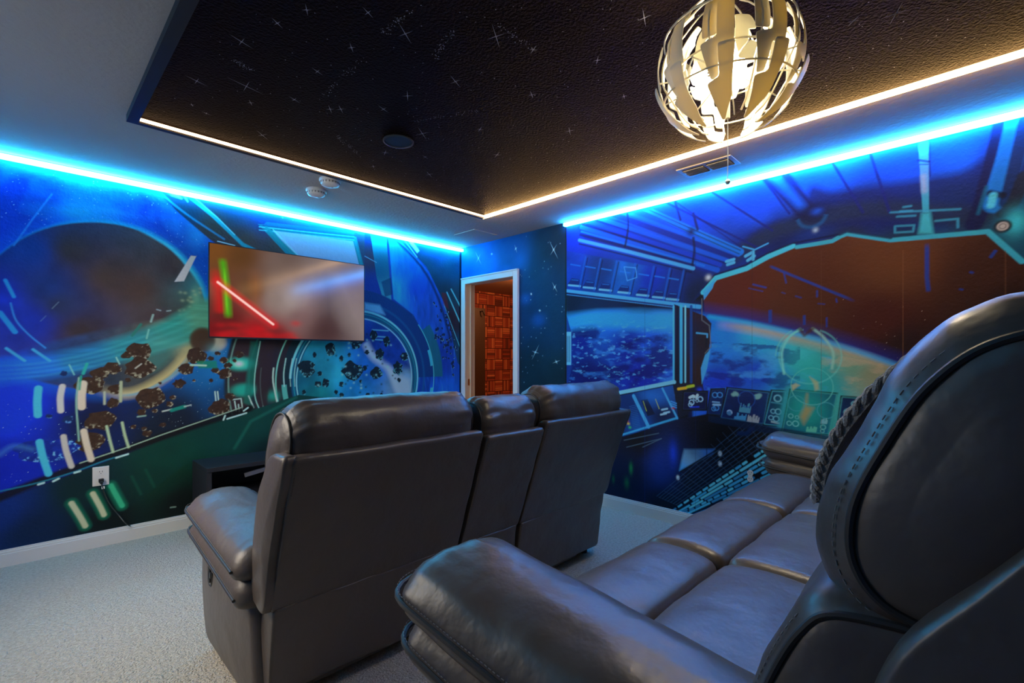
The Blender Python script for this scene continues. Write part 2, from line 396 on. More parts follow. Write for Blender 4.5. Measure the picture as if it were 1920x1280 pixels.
T.poly([(694, 432), (724, 440), (736, 588), (728, 592), (706, 520)], (30, 140, 160), 1, .005, stops=[(705, 440, (40, 170, 200)), (715, 500, (18, 100, 130)), (722, 560, (50, 150, 170)), (730, 585, (90, 190, 215))])
T.poly([(715, 528), (733, 520), (736, 552), (722, 556)], (8, 60, 100), .8, .01)
T.line([(684, 480), (706, 492)], .006, (120, 170, 200), .8)
# dark curved rib sweeping from ceiling to the right edge
T.poly([(730, 440), (745, 446), (800, 500), (834, 570), (858, 680), (866, 690), (866, 470), (800, 450)], (8, 56, 92), 1, .008, noise=(6, .3, 88),
       stops=[(760, 460, (6, 60, 120)), (800, 510, (10, 70, 100)), (835, 560, (12, 56, 72)), (850, 600, (40, 30, 45)), (862, 650, (14, 60, 90)), (850, 500, (8, 80, 110)), (820, 460, (6, 70, 150))])
T.line([(738, 446), (790, 500), (822, 560), (846, 640)], .03, (6, 40, 90), .9, .02, 4)
T.poly([(762, 447), (772, 450), (786, 470), (782, 474)], (190, 225, 235), .9, .015); T.line([(756, 447), (782, 482)], .01, (120, 210, 230), .8, .008)
for P in ([(838, 548), (866, 612)], [(846, 542), (866, 580)], [(832, 570), (864, 655)]): T.line(P, .016 if P[0][0] != 832 else .007, (90, 205, 220), .95, .008)
T.poly([(828, 548), (836, 550), (842, 580), (832, 572)], (100, 30, 35), .6, .01)
# round porthole
PC = (2.20, 1.035)
T.ring(*PC, .62, 1.12, (18, 44, 52), 1, .02, 118, 285); T.ring(*PC, .95, 1.10, (56, 34, 36), .85, .05, 130, 280)
T.ring(*PC, .62, .83, (8, 60, 120), 1, .012, -70, 118)
T.ring(*PC, .83, .95, (16, 110, 120), .85, .02, -70, 35)
for r0, r1, c_, a0, a1 in ((.70, .90, (44, 34, 40), 120, 280), (.66, .70, (90, 190, 170), 182, 200), (.74, .75, (130, 220, 190), 150, 214), (.86, .866, (170, 215, 190), 172, 200), (.94, .952, (40, 110, 90), 158, 212), (1.085, 1.095, (110, 150, 130), 160, 205),
                          (.83, .838, (90, 220, 220), -40, 40), (.80, .83, (60, 200, 220), 8, 20), (.80, .835, (60, 200, 220), -18, -8), (.62, .64, (120, 225, 225), -40, 178)):
    T.ring(*PC, r0, r1, c_, .9, .008, a0 % 360 if a0 >= 0 else a0+360, a1 if a0 >= 0 else a1+360)
T.ring(*PC, .56, .62, (12, 90, 120), 1, .008); T.ring(*PC, .575, .583, (150, 235, 225), .9, .006, 100, 250); T.ring(*PC, .60, .606, (40, 170, 170), .8, .006)
T.ring(*PC, .70, .72, (12, 100, 150), .7, .02, -50 % 360, 470)
T.poly([(684, 568), (712, 572), (722, 590), (700, 585), (684, 580)], (110, 190, 225), .9, .03)
r = T.sub([PC], .58); sl, X, Y = r; A = np.clip(.5-(np.hypot(X-PC[0], Y-PC[1])-.565)/.006, 0, 1)
g = T.grad(sl, X, Y, [(570, 700, (16, 110, 130)), (600, 680, (30, 150, 170)), (640, 700, (40, 170, 190)), (660, 720, (20, 130, 190)), (700, 640, (10, 60, 160)), (720, 610, (10, 70, 150)), (740, 660, (14, 70, 170)), (760, 720, (120, 170, 190)), (600, 740, (16, 130, 130)), (680, 690, (20, 110, 200))])
T.mix(sl, A, np.clip(g*(1+.5*(fbm(X*7, Y*7, 90)-.5)[..., None]*2), 0, 1))
T.line([(684, 640), (700, 668), (728, 690), (745, 730), (752, 745)], .07, (170, 200, 210), .9, .05, 6, fade=.05)
T.poly([(728, 690), (768, 712), (772, 745), (748, 748)], (175, 205, 210), .8, .05)
T.poly([(690, 610), (745, 625), (770, 690), (720, 680), (700, 650)], (8, 55, 140), .8, .06, noise=(20, .6, 14))
for y in (618, 630, 636): T.line([(698, y), (728, y+2)], .01, (110, 210, 220), .8, .008)
T.ring(*PC, .555, .568, (150, 220, 225), .8, .006, 260, 450)
for i, (x, y, R) in enumerate([(575, 690, .10), (610, 718, .06), (620, 655, .09), (660, 695, .13), (668, 640, .11), (700, 628, .07), (706, 700, .085), (712, 665, .085), (746, 690, .10), (758, 668, .06), (748, 712, .035), (640, 720, .04),
        (596, 720, .04), (640, 672, .04), (655, 665, .03), (688, 660, .03), (684, 690, .04), (590, 665, .035), (600, 700, .03), (630, 735, .03), (676, 715, .025), (690, 740, .03), (725, 640, .07), (570, 735, .035), (640, 740, .03), (715, 740, .03)]):
    T.rock(x, y, R*.72, (12, 34, 44), (90, 170, 170), 100+i, .8 if i % 3 else 1.1)
for i in range(70):
    rs = random.Random(i+700); a = rs.uniform(0, 6.28); q = rs.uniform(.05, .53); T.rock2 = 0
    T.glow(PC[0]+q*math.cos(a), PC[1]+q*math.sin(a), .010, .009, rs.choice([(12, 44, 52), (140, 210, 200)]), .8, raw=True)
for i in range(60):
    rs = random.Random(i+900); t = rs.random(); T.rock(815+t*40+rs.uniform(-6, 6), 590+t*70+rs.uniform(-45, 45), rs.uniform(.008, .022), (10, 40, 80), (130, 200, 225), 300+i, 1)
# teal lamps and circuitry between planet and porthole
T.glow(452, 682, .10, .05, (40, 200, 170), .95, 4); T.glow(448, 682, .03, .02, (220, 250, 220), .9); T.glow(458, 731, .09, .05, (30, 180, 150), .9, 4); T.glow(512, 742, .05, .04, (30, 170, 140), .8)
T.poly([(470, 640), (486, 640), (472, 740), (468, 760), (456, 755)], (24, 110, 90), .7, .02)
T.poly([(486, 640), (515, 640), (500, 760), (478, 765)], (50, 36, 38), .85, .02)
T.line([(488, 640), (478, 700), (478, 742), (486, 766)], .008, (150, 220, 195), .85, .006, 5); T.line([(513, 690), (512, 715), (520, 756)], .012, (190, 225, 200), .9, .006, 4)
for x in (536, 548, 556): T.line([(x, 672), (x-4, 700), (x-3, 724)], .010 if x == 536 else .006, (170, 225, 205), .85, .006, 4)
for P in ([(436, 749), (452, 747), (455, 768)], [(440, 752), (443, 770)], [(447, 758), (449, 772)], [(403, 734), (405, 752)], [(408, 734), (410, 752)], [(466, 742), (476, 764), (470, 752)]):
    T.line(P, .008, (190, 225, 205), .9, .006)
# asteroids left of the porthole
for i, (x, y, R) in enumerate([(262, 657, .12), (238, 666, .055), (368, 668, .13), (350, 690, .09), (345, 694, .06), (262, 690, .15), (188, 700, .09), (168, 722, .13), (217, 729, .07), (280, 745, .16), (336, 719, .07), (422, 700, .09), (408, 662, .035), (448, 664, .06), (420, 675, .05), (412, 764, .13), (432, 743, .06),
        (188, 788, .14), (212, 755, .07), (324, 745, .035), (318, 757, .04), (396, 713, .03), (266, 773, .05), (290, 770, .03), (270, 803, .03), (170, 830, .13), (250, 800, .03), (305, 796, .035), (276, 812, .05), (120, 700, .035), (210, 690, .09), (240, 712, .03), (441, 710, .03), (128, 786, .05), (92, 780, .03), (100, 834, .03), (428, 685, .05), (404, 694, .05), (395, 672, .04), (440, 676, .03), (300, 718, .02), (364, 713, .02)]):
    T.rock(x, y, R*.5, (58, 38, 24) if x > 150 else (14, 40, 90), (165, 160, 130) if x > 150 else (90, 150, 200), 10+i, 1.15)
T.poly([(368, 677), (406, 676), (408, 690), (372, 690)], (20, 130, 90), .8, .012); T.line([(358, 684), (386, 685)], .014, (170, 210, 180), .9)
for i in range(5): T.rock(60+i*14, 840+(i % 2)*8, .06, (10, 40, 140), (110, 180, 230), 560+i, 1.4)
T.line([(0, 852), (25, 836), (60, 842)], .02, (80, 150, 210), .4, .03, 4)
# lower hull
T.poly([(-60, 958), (80, 908), (200, 865), (300, 826), (400, 790), (475, 768), (560, 740), (700, 755), (866, 745), (866, 1100), (-60, 1100)], (0, 40, 32), 1, .006, noise=(2.5, .45, 15),
    stops=[(0, 960, (2, 40, 110)), (60, 990, (0, 26, 56)), (150, 920, (0, 32, 32)), (200, 980, (0, 14, 14)), (330, 850, (0, 60, 44)), (300, 900, (0, 48, 36)), (340, 940, (2, 14, 14)), (440, 800, (4, 62, 52)), (480, 790, (10, 66, 56)), (500, 850, (4, 30, 30)), (700, 850, (2, 20, 24)), (850, 850, (2, 20, 30))])
T.line([(-20, 940), (80, 900), (200, 856), (300, 820), (400, 787), (470, 765)], .05, (10, 12, 12), .95, .02, 4)
T.line([(150, 868), (180, 858), (240, 838), (300, 816), (400, 782), (452, 764)], .007, (160, 190, 160), .9, .005); T.line([(-20, 925), (70, 905), (140, 884), (200, 862), (240, 851)], .008, (30, 130, 150), .8, .006, 4)
for P in ([(72, 908), (82, 905)], [(100, 902), (110, 897)], [(140, 886), (150, 883)], [(218, 858), (240, 851)], [(419, 787), (422, 779)], [(457, 770), (465, 764)], [(426, 785), (462, 774)]): T.line(P, .012, (180, 220, 210), .9)
T.line([(555, 745), (470, 790), (440, 840)], .01, (40, 150, 120), .4, .03)
# light streaks
CR = (215, 200, 172); BL = (70, 190, 240)
for P, wd, c_ in (([(72, 728), (70, 752), (71, 778)], .045, BL), ([(117, 724), (113, 745), (114, 770)], .038, (200, 200, 190)), ([(156, 719), (153, 740), (153, 763)], .05, CR), ([(196, 735), (196, 757)], .016, (170, 180, 150)), ([(227, 716), (226, 752)], .02, (170, 180, 140)),
                  ([(74, 828), (80, 855), (91, 888)], .042, BL), ([(119, 818), (124, 845), (134, 874)], .036, (195, 190, 175)), ([(157, 808), (163, 835), (171, 861)], .042, CR), ([(200, 799), (206, 825), (212, 847)], .018, (170, 195, 150)), ([(229, 792), (234, 815), (241, 838)], .018, (170, 195, 150)),
                  ([(12, 653), (46, 676)], .018, (60, 170, 235)), ([(62, 655), (93, 676)], .018, (60, 170, 235)), ([(10, 525), (26, 556)], .02, (40, 160, 240)), ([(0, 586), (28, 622)], .03, (30, 150, 240)),
                  ([(148, 880-172), (143, 750), (146, 800), (148, 826)], .010, (140, 190, 165)), ([(152, 705), (149, 730)], .012, (30, 160, 130)), ([(163, 682), (156, 700)], .02, (40, 170, 150)), ([(130, 684), (139, 702)], .008, (120, 200, 190)),
                  ([(218, 670), (224, 682)], .008, (150, 210, 190)), ([(305, 771), (322, 767)], .01, (190, 205, 190)), ([(322, 769), (346, 762)], .03, (20, 130, 110)), ([(346, 762), (358, 759)], .008, (190, 205, 190)), ([(258, 781), (273, 779)], .009, (150, 190, 170)),
                  ([(248, 629), (264, 608)], .02, (40, 120, 100)), ([(275, 634), (279, 618)], .012, (120, 190, 170)), ([(283, 603), (287, 590)], .014, (150, 180, 160)), ([(294, 580), (301, 582)], .007, (170, 190, 180)), ([(313, 583), (320, 582)], .007, (170, 190, 180)),
                  ([(254, 690), (265, 682)], .008, (200, 200, 180))):
    T.line(P, wd*.8, c_, .95, .008, 5)
T.line([(97, 364), (60, 412), (26, 460)], .007, (50, 150, 235), .8, .007); T.line([(20, 568), (30, 600), (55, 628), (85, 652)], .008, (50, 150, 235), .8, .007, 6)
T.line([(110, 566), (98, 578)], .005, (120, 140, 150), .6); T.line([(86, 592), (76, 602)], .005, (90, 120, 170), .6)
T.poly([(358, 479), (368, 480), (345, 527), (327, 528)], (205, 195, 185), 1, .005)
for P in ([(134, 943), (150, 968), (160, 986)], [(174, 925), (188, 950), (195, 965)], [(208, 910), (220, 932), (229, 948)]):
    e = P[0][0] == 208
    T.line(P, .05, (10, 120, 84), .9, .03, 4); T.line(P, .028, (50, 170, 120) if e else (185, 190, 150), 1, .008, 4)
for P in ([(247, 893), (264, 926)], [(273, 880), (289, 912)]): T.line(P, .012, (10, 80, 60), .6, .015)
T.line([(320, 951), (329, 950)], .01, (120, 150, 140), .8)
T.ring(0, 0, .1, .11, (0, 0, 0), 0)
T.line([(863.5, 466), (863.5, 900)], .03, (6, 14, 24), .95, .008)
T.build('wall_front', 'y', YT, M['mural'], gain=1.4)

# ------------------------------------------------------------------ printed mural and painted door wall on the right wall
def mp_r(px, py): q = on_x(px, py, XR); return (q[1], q[2])
R = Canvas(-.8, YT, 0, H, .004, mp_r)
VV, ZZ = np.meshgrid(R.u, R.z)
EDGE = on_x(1061, 500, XR)[1]
fullr = [(-1, -.1), (YT+.1, -.1), (YT+.1, H+.1), (-1, H+.1)]
BR = (70, 28, 12)
R.poly(fullr, (4, 10, 22), raw=True)
# big window: dark brown space
win = [(1318, 700), (1330, 652), (1334, 606), (1322, 592), (1318, 548), (1342, 522), (1400, 504), (1440, 482), (1486, 462), (1574, 444), (1588, 437), (1670, 452), (1852, 434), (1916, 490), (1960, 560), (2100, 900), (1700, 900), (1318, 760)]
R.poly(win, BR, 1, .004, noise=(3, .2, 23), stops=[(1360, 560, (78, 26, 6)), (1500, 560, (74, 34, 10)), (1680, 500, (94, 54, 24)), (1650, 600, (66, 22, 8)), (1850, 520, (56, 28, 14)), (1700, 650, (38, 14, 8)), (1900, 560, (40, 20, 12))])
limb = [(1300, 588), (1400, 603), (1500, 626), (1600, 655), (1690, 688), (1800, 738)]
ea = limb+[(1800, 900), (1300, 900)]
R.poly([(x, y-16) for x, y in limb]+[(1800, 900), (1300, 900)], (4, 40, 140), .7, .10)
R.poly([(x, y-4) for x, y in limb]+[(1800, 900), (1300, 900)], (0, 90, 190), .9, .03)
R.poly(ea, (20, 120, 210), 1, .02, noise=(6, .3, 27), stops=[(1330, 600, (10, 110, 230)), (1340, 640, (20, 120, 220)), (1350, 720, (5, 50, 190)), (1420, 700, (8, 60, 190)), (1430, 630, (40, 170, 220)), (1500, 650, (60, 190, 200)), (1520, 690, (40, 175, 170)), (1600, 680, (120, 175, 140)), (1640, 700, (150, 150, 110)), (1550, 720, (30, 160, 160)), (1480, 720, (20, 130, 180)), (1700, 720, (150, 130, 100))])
R.line([(1340, 607), (1400, 615), (1480, 632), (1600, 665), (1700, 700)], .05, (190, 160, 120), .7, .05, 4, fade=.25)
R.line([(1330, 594), (1400, 605), (1500, 628), (1600, 657), (1700, 692)], .02, (30, 170, 230), .85, .03, 4)
def clouds(sub, seed, col, th, gain, a, sc=9, an=2.2):
    r_ = R.sub(R.m(sub), .01); sl, X, Y = r_; D, _ = R.dist(X, Y, R.m(sub), True)
    n_ = fbm(X*sc, Y*sc*an, seed, 6); R.mix(sl, np.clip((n_-th)*gain, 0, 1)*(D < 0)*a, lin(col))
clouds([(1322, 640), (1560, 650), (1560, 740), (1322, 740)], 33, (70, 170, 235), .58, 6, .45)
clouds([(1322, 640), (1500, 650), (1500, 740), (1322, 740)], 35, (3, 20, 120), .54, 8, .7)
clouds([(1540, 660), (1700, 690), (1700, 760), (1540, 740)], 37, (190, 170, 130), .52, 8, .5)
# left window with the Earth
lw = [(1062, 545), (1264, 568), (1264, 716), (1156, 738), (1062, 738)]
R.poly(lw, (5, 20, 110), 1, .004, stops=[(1070, 560, (3, 12, 40)), (1200, 570, (3, 14, 60)), (1100, 600, (30, 130, 235)), (1250, 600, (40, 130, 225)), (1150, 590, (20, 110, 230)), (1090, 640, (4, 16, 130)), (1180, 650, (4, 20, 140)), (1100, 700, (3, 10, 90)), (1220, 640, (20, 90, 220)), (1200, 700, (6, 30, 160)), (1080, 730, (4, 20, 100))])
R.poly([(1062, 545), (1264, 568), (1264, 583), (1200, 580), (1120, 582), (1062, 592)], (3, 10, 44), .95, .04)
LW2 = [(1066, 600), (1262, 600), (1262, 715), (1156, 735), (1066, 735)]
clouds(LW2, 43, (50, 140, 230), .57, 6, .5, 9, 3.4); clouds(LW2, 45, (3, 8, 96), .50, 7, .85, 5, 1.8); clouds(LW2, 47, (90, 185, 245), .63, 8, .5, 22, 2.4)
R.poly([(1062, 590), (1120, 583), (1200, 582), (1264, 588), (1264, 616), (1200, 618), (1120, 612), (1062, 618)], (40, 160, 240), .75, .07)
# ship ceiling
top = [(1062, 400), (1980, 180), (2100, 600), (1960, 560), (1916, 490), (1852, 434), (1670, 452), (1588, 437), (1574, 444), (1486, 462), (1440, 482), (1400, 504), (1342, 522), (1318, 548), (1290, 575), (1264, 570), (1062, 545)]
R.poly(top, (2, 64, 193), 1, .004, noise=(5, .25, 53), stops=[(1080, 450, (2, 46, 193)), (1200, 420, (3, 73, 202)), (1350, 370, (3, 82, 211)), (1300, 420, (2, 64, 198)), (1100, 520, (2, 36, 135)), (1200, 520, (2, 46, 162)), (1290, 540, (6, 22, 70)),
    (1420, 400, (2, 70, 202)), (1420, 450, (4, 24, 90)), (1500, 350, (3, 82, 211)), (1560, 330, (4, 90, 216)), (1540, 400, (2, 39, 110)), (1460, 440, (4, 22, 70)), (1600, 400, (4, 26, 90)), (1700, 330, (3, 73, 193)), (1660, 400, (4, 36, 100)), (1800, 300, (5, 90, 211)), (1780, 380, (4, 75, 120)), (1600, 430, (24, 40, 60)), (1700, 430, (16, 46, 66)), (1830, 400, (20, 34, 50)), (1880, 300, (6, 22, 80)), (1900, 430, (16, 80, 100)), (1950, 400, (10, 60, 90))])
R.poly([(1400, 458), (1440, 420), (1500, 405), (1520, 350), (1560, 360), (1620, 352), (1700, 340), (1800, 322), (1850, 300), (1840, 380), (1780, 425), (1660, 430), (1560, 425), (1480, 440), (1420, 470)], (3, 22, 84), .85, .05, 4, noise=(8, .3, 3))
R.line([(1376, 480), (1440, 440), (1520, 412), (1600, 395), (1680, 392), (1760, 400), (1830, 405)], .10, (22, 40, 62), .75, .05, 4)
# pipes on the left
R.poly([(1084, 425), (1110, 415), (1160, 412), (1350, 500), (1330, 510), (1096, 450)], (1, 27, 135), .8, .02)
for i, (P, wd, c_) in enumerate([([(1090, 426), (1345, 506)], .045, (2, 82, 207)), ([(1092, 420), (1345, 498)], .02, (3, 10, 70)), ([(1100, 414), (1350, 496)], .04, (2, 55, 189)), ([(1108, 410), (1250, 452), (1360, 492)], .02, (3, 12, 80)), ([(1120, 408), (1365, 488)], .04, (3, 82, 211)), ([(1150, 402), (1376, 482)], .05, (2, 30, 120)), ([(1175, 398), (1385, 478)], .03, (5, 90, 211)), ([(1200, 388), (1388, 472)], .06, (10, 114, 216)), ([(1200, 386), (1388, 469)], .008, (3, 10, 60)), ([(1196, 392), (1386, 476)], .008, (3, 10, 60)),
                             ([(1086, 450), (1180, 472), (1300, 503)], .034, (60, 160, 240)), ([(1088, 440), (1300, 496)], .03, (4, 14, 80)), ([(1090, 434), (1190, 462), (1320, 498)], .02, (7, 102, 211)), ([(1086, 457), (1180, 480), (1296, 510)], .012, (2, 8, 50))]):
    R.line(P, wd*.8, c_, .9, .008)
for P in ([(1176, 398), (1178, 425), (1172, 462)], [(1300, 446), (1302, 470), (1298, 496)], [(1265, 375), (1276, 412)], [(1300, 400), (1308, 430)]): R.line(P, .018, (2, 8, 50), .85, .01, 4)
R.glow(1296, 434, .03, .03, (2, 10, 60), .9)
for a, b, c_, d in ((1240, 375, 1440, 474), (1332, 358, 1448, 432), (1430, 333, 1480, 400), (1558, 300, 1618, 398), (1630, 282, 1668, 398), (1255, 370, 1388, 462), (1722, 262, 1732, 330), (1740, 258, 1742, 330)):
    R.line([(a, b), (c_, d)], .014 if a != 1255 else .008, (3, 18, 100), .85, .008)
R.line([(1433, 330), (1500, 398)], .05, (3, 16, 84), .9, .02); R.line([(1468, 322), (1520, 392)], .05, (3, 14, 80), .9, .02); R.line([(1448, 328), (1506, 390)], .05, (6, 96, 216), .7, .03)
R.glow(1520, 400, .10, .06, (3, 12, 52), .95, 4); R.ring(*mp_r(1522, 402), .07, .085, (6, 96, 153), .6, .02, 190, 350); R.glow(1532, 396, .03, .02, (5, 82, 198), .7)
R.glow(1529, 431, .014, .014, (150, 180, 200), .9)
R.poly([(1721, 262), (1741, 258), (1742, 398), (1730, 398)], (50, 150, 225), .95, .006, stops=[(1732, 280, (60, 170, 245)), (1734, 330, (90, 150, 190)), (1736, 390, (50, 160, 180))])
R.line([(1731, 330), (1733, 358)], .02, (150, 160, 180), .7, .02); R.line([(1722, 300), (1742, 303)], .012, (4, 20, 90), .8); R.line([(1724, 308), (1740, 308)], .006, (4, 20, 90), .8)
R.poly([(1728, 400), (1744, 398), (1750, 438), (1722, 438)], (60, 190, 205), .8, .02)
for P in ([(1682, 406), (1716, 404)], [(1678, 424), (1714, 422), (1712, 434), (1678, 436), (1678, 424)], [(1754, 414), (1796, 410), (1796, 426)], [(1688, 396), (1710, 395)], [(1670, 398), (1800, 392)], [(1694, 388), (1708, 386)]): R.line(P, .010, (50, 150, 180), .8, .008)
# right hoses
for P, wd, c_ in (([(1884, 214), (1866, 290), (1842, 380), (1826, 420)], .07, (3, 12, 60)), ([(1896, 212), (1876, 290), (1856, 350)], .02, (5, 82, 202)), ([(1902, 212), (1884, 280), (1862, 352)], .025, (3, 10, 60)), ([(1915, 212), (1895, 290), (1868, 380)], .10, (10, 114, 193)), ([(1925, 215), (1906, 300), (1886, 380)], .05, (3, 14, 60)),
                  ([(1856, 362), (1880, 366)], .03, (2, 8, 30)), ([(1862, 366), (1858, 385)], .03, (70, 190, 220)), ([(1850, 350), (1834, 400)], .014, (5, 88, 120)), ([(1920, 330), (1900, 380), (1880, 400)], .05, (20, 26, 40))):
    R.line(P, wd, c_, .9, .012, 4)
R.glow(1905, 416, .04, .06, (50, 190, 205), .9); R.glow(1880, 424, .034, .034, (24, 40, 50), 1, 12); R.glow(1880, 424, .022, .022, (170, 170, 160), 1, 12); R.ring(*mp_r(1880, 424), .010, .014, (60, 60, 60), .8)
# panels row on the left
R.poly([(1062, 470), (1290, 512), (1330, 520), (1290, 575), (1062, 545)], (2, 36, 148), .8, .01, noise=(8, .4, 9), stops=[(1070, 500, (2, 55, 180)), (1130, 500, (3, 45, 110)), (1180, 510, (7, 102, 202)), (1220, 520, (1, 36, 171)), (1260, 540, (2, 46, 144)), (1300, 550, (6, 20, 50))])
for i, x in enumerate((1072, 1100, 1130, 1165, 1200, 1230, 1256)):
    y = 520+(x-1062)*.14
    R.poly([(x, y), (x+14, y+2), (x+18, y+14), (x-8, y+12)], (4, 24, 100), .9, .006); R.line([(x-6, y+13), (x+16, y+15)], .016, (90, 180, 240), .9, .006); R.line([(x, y+3), (x+12, y+4)], .006, (12, 114, 211), .8, .006)
    R.line([(x-2, y-26), (x+16, y-23)], .010, (10, 108, 211), .9, .006)
    R.line([(x+26, y-40), (x+14, y+18)], .014, (7, 90, 198), .7, .012); R.line([(x+30, y-38), (x+18, y+18)], .010, (3, 10, 60), .8, .008)
R.line([(1170, 500), (1192, 502), (1194, 520), (1176, 526), (1170, 500)], .008, (60, 150, 235), .8)
R.line([(1062, 545), (1150, 556), (1264, 570), (1312, 575)], .03, (60, 160, 245), .95, .006); R.line([(1062, 549), (1150, 560), (1264, 574)], .012, (4, 20, 90), .9, .006); R.line([(1062, 552), (1264, 576)], .006, (60, 150, 230), .8, .005)
# window frame highlights
R.line([(1318, 548), (1342, 521), (1400, 503), (1440, 481), (1486, 461)], .034, (60, 185, 215), 1, .006); R.line([(1494, 463), (1560, 452), (1576, 443), (1588, 438), (1670, 450), (1852, 434), (1916, 490)], .024, (50, 165, 190), 1, .006); R.line([(1574, 440), (1588, 434), (1670, 446)], .014, (10, 40, 70), .9, .006)
R.line([(1318, 540), (1340, 515), (1398, 497), (1438, 475), (1486, 456), (1570, 440)], .012, (4, 16, 60), .9, .006)
R.line([(1393, 462), (1415, 468), (1440, 456)], .01, (60, 170, 240), .8); 
for P in ([(1362, 490), (1376, 486)], [(1364, 496), (1376, 492)], [(1398, 480), (1412, 472), (1412, 486)], [(1402, 488), (1414, 480)]): R.line(P, .02, (70, 175, 235), .9, .006)
R.glow(1328, 520, .018, .018, (190, 215, 230), .9)
# door-like column between the windows
R.poly([(1264, 570), (1322, 592), (1334, 606), (1330, 652), (1318, 700), (1318, 730), (1264, 722)], (26, 14, 18), 1, .005, stops=[(1270, 600, (4, 20, 70)), (1290, 640, (6, 24, 70)), (1300, 580, (40, 16, 18)), (1312, 640, (30, 16, 18)), (1310, 700, (40, 18, 14)), (1275, 700, (3, 12, 40))])
for x, wd, c_ in ((1263, .014, (70, 180, 245)), (1277, .022, (60, 180, 240)), (1285, .012, (120, 210, 250)), (1270, .014, (2, 8, 30)), (1296, .02, (10, 60, 130))): R.line([(x, 574), (x, 716)], wd, c_, .9, .006)
R.poly([(1318, 545), (1342, 522), (1336, 540), (1320, 562)], (50, 160, 240), .9, .006); R.poly([(1322, 665), (1332, 655), (1326, 690), (1316, 720), (1314, 690)], (60, 160, 225), .9, .006)
R.line([(1316, 560), (1316, 600), (1330, 610), (1333, 650), (1322, 662)], .008, (90, 100, 110), .8); R.line([(1306, 624), (1326, 626), (1326, 632)], .012, (70, 170, 225), .8)
R.line([(1325, 635), (1324, 650)], .012, (3, 10, 30), .9)
# grab rail at left edge
R.poly([(1062, 590), (1072, 625), (1072, 690), (1062, 730)], (10, 50, 130), .9, .006); R.poly([(1060, 622), (1071, 622), (1071, 684), (1060, 684)], (90, 180, 235), 1, .005)
for x in (1063.5, 1066, 1068.5): R.line([(x, 630), (x, 678)], .006, (8, 30, 80), .9, .004)
# lower sill and consoles
R.line([(1062, 748), (1156, 737), (1264, 716)], .030, (110, 190, 225), .95, .006); R.line([(1062, 756), (1156, 744), (1264, 722)], .02, (3, 12, 40), .9, .006)
R.poly([(1062, 755), (1160, 742), (1262, 722), (1275, 790), (1170, 818), (1062, 835)], (5, 34, 84), 1, .006, stops=[(1180, 760, (6, 40, 100)), (1230, 740, (20, 84, 170)), (1240, 780, (3, 20, 60)), (1200, 800, (10, 70, 150)), (1150, 790, (4, 30, 70))])
R.line([(1166, 815), (1270, 783)], .016, (50, 160, 215), .9, .006)
for P, wd in (([(1188, 742), (1216, 800)], .028), ([(1242, 728), (1270, 784)], .016)): R.line(P, wd, (60, 160, 225), .95, .006)
R.poly([(1202, 750), (1214, 748), (1228, 776), (1214, 780)], (3, 14, 44), .9, .006); R.line([(1206, 752), (1212, 770)], .006, (170, 190, 80), .8); R.line([(1229, 748), (1236, 766)], .006, (170, 190, 80), .8)
for x, y in ((1246, 768), (1244, 777), (1250, 774)): R.line([(x-5, y), (x+5, y-2)], .014, (140, 195, 225), .9, .006)
R.glow(1222, 742, .10, .04, (30, 110, 200), .5)
for i in range(14): R.line([(1180+i*.6, 762+i*3.2), (1193+i*.6, 759+i*3.2)], .004, (40, 110, 180), .6, .004)
for x, y, c_ in ((1174, 786, (200, 40, 60)), (1178, 794, (220, 200, 40)), (1181, 801, (60, 200, 80)), (1176, 790, (200, 60, 40)), (1262, 765, (180, 40, 40)), (1274, 746, (200, 50, 30)), (1268, 740, (60, 140, 240)), (1276, 745, (60, 140, 240))): R.glow(x, y, .012, .009, c_, .9)
R.poly([(1262, 722), (1318, 724), (1324, 745), (1290, 775), (1272, 785)], (10, 18, 40), 1, .008)
R.line([(1272, 729), (1286, 727)], .02, (210, 170, 30), .9, .008); R.line([(1289, 725), (1300, 723)], .02, (170, 190, 40), .9, .008); R.glow(1312, 732, .02, .02, (20, 60, 220), .9)
for i in range(3): R.line([(1258, 752+i*4), (1268, 756+i*4)], .010, (60, 150, 230), .8)
# black area and floor
R.poly([(1062, 835), (1170, 818), (1275, 785), (1330, 775), (1440, 800), (1560, 835), (1800, 840), (1900, 1300), (1062, 1000)], (3, 7, 16), 1, .008, noise=(4, .4, 8), stops=[(1200, 830, (4, 6, 14)), (1350, 820, (8, 5, 10)), (1180, 880, (2, 20, 56)), (1240, 870, (4, 40, 110)), (1300, 900, (3, 12, 30)), (1400, 830, (12, 8, 14)), (1160, 930, (2, 18, 48)), (1250, 950, (2, 12, 30))])
R.glow(1262, 850, .03, .08, (10, 60, 210), .8); R.glow(1240, 870, .10, .12, (6, 40, 130), .5); R.glow(1175, 905, .02, .04, (6, 110, 60), .7); R.glow(1183, 878, .015, .04, (10, 130, 60), .7); R.glow(1150, 898, .012, .03, (10, 110, 60), .6)
R.poly([(1283, 842), (1340, 842), (1336, 850), (1274, 882), (1278, 862)], (70, 120, 165), .95, .02, stops=[(1300, 846, (60, 96, 130)), (1290, 860, (110, 160, 195)), (1330, 845, (40, 100, 180)), (1278, 878, (60, 160, 235))])
R.line([(1325, 840), (1325, 856)], .006, (10, 30, 60), .9)
for P in ([(1170, 825), (1235, 812)], [(1175, 838), (1240, 822)], [(1205, 838), (1240, 822)]): R.line(P, .006, (80, 110, 130), .6, .006)
for x, y in ((1350, 850), (1350, 869), (1271, 895)): R.glow(x, y, .013, .018, (190, 215, 225), .9, 4)
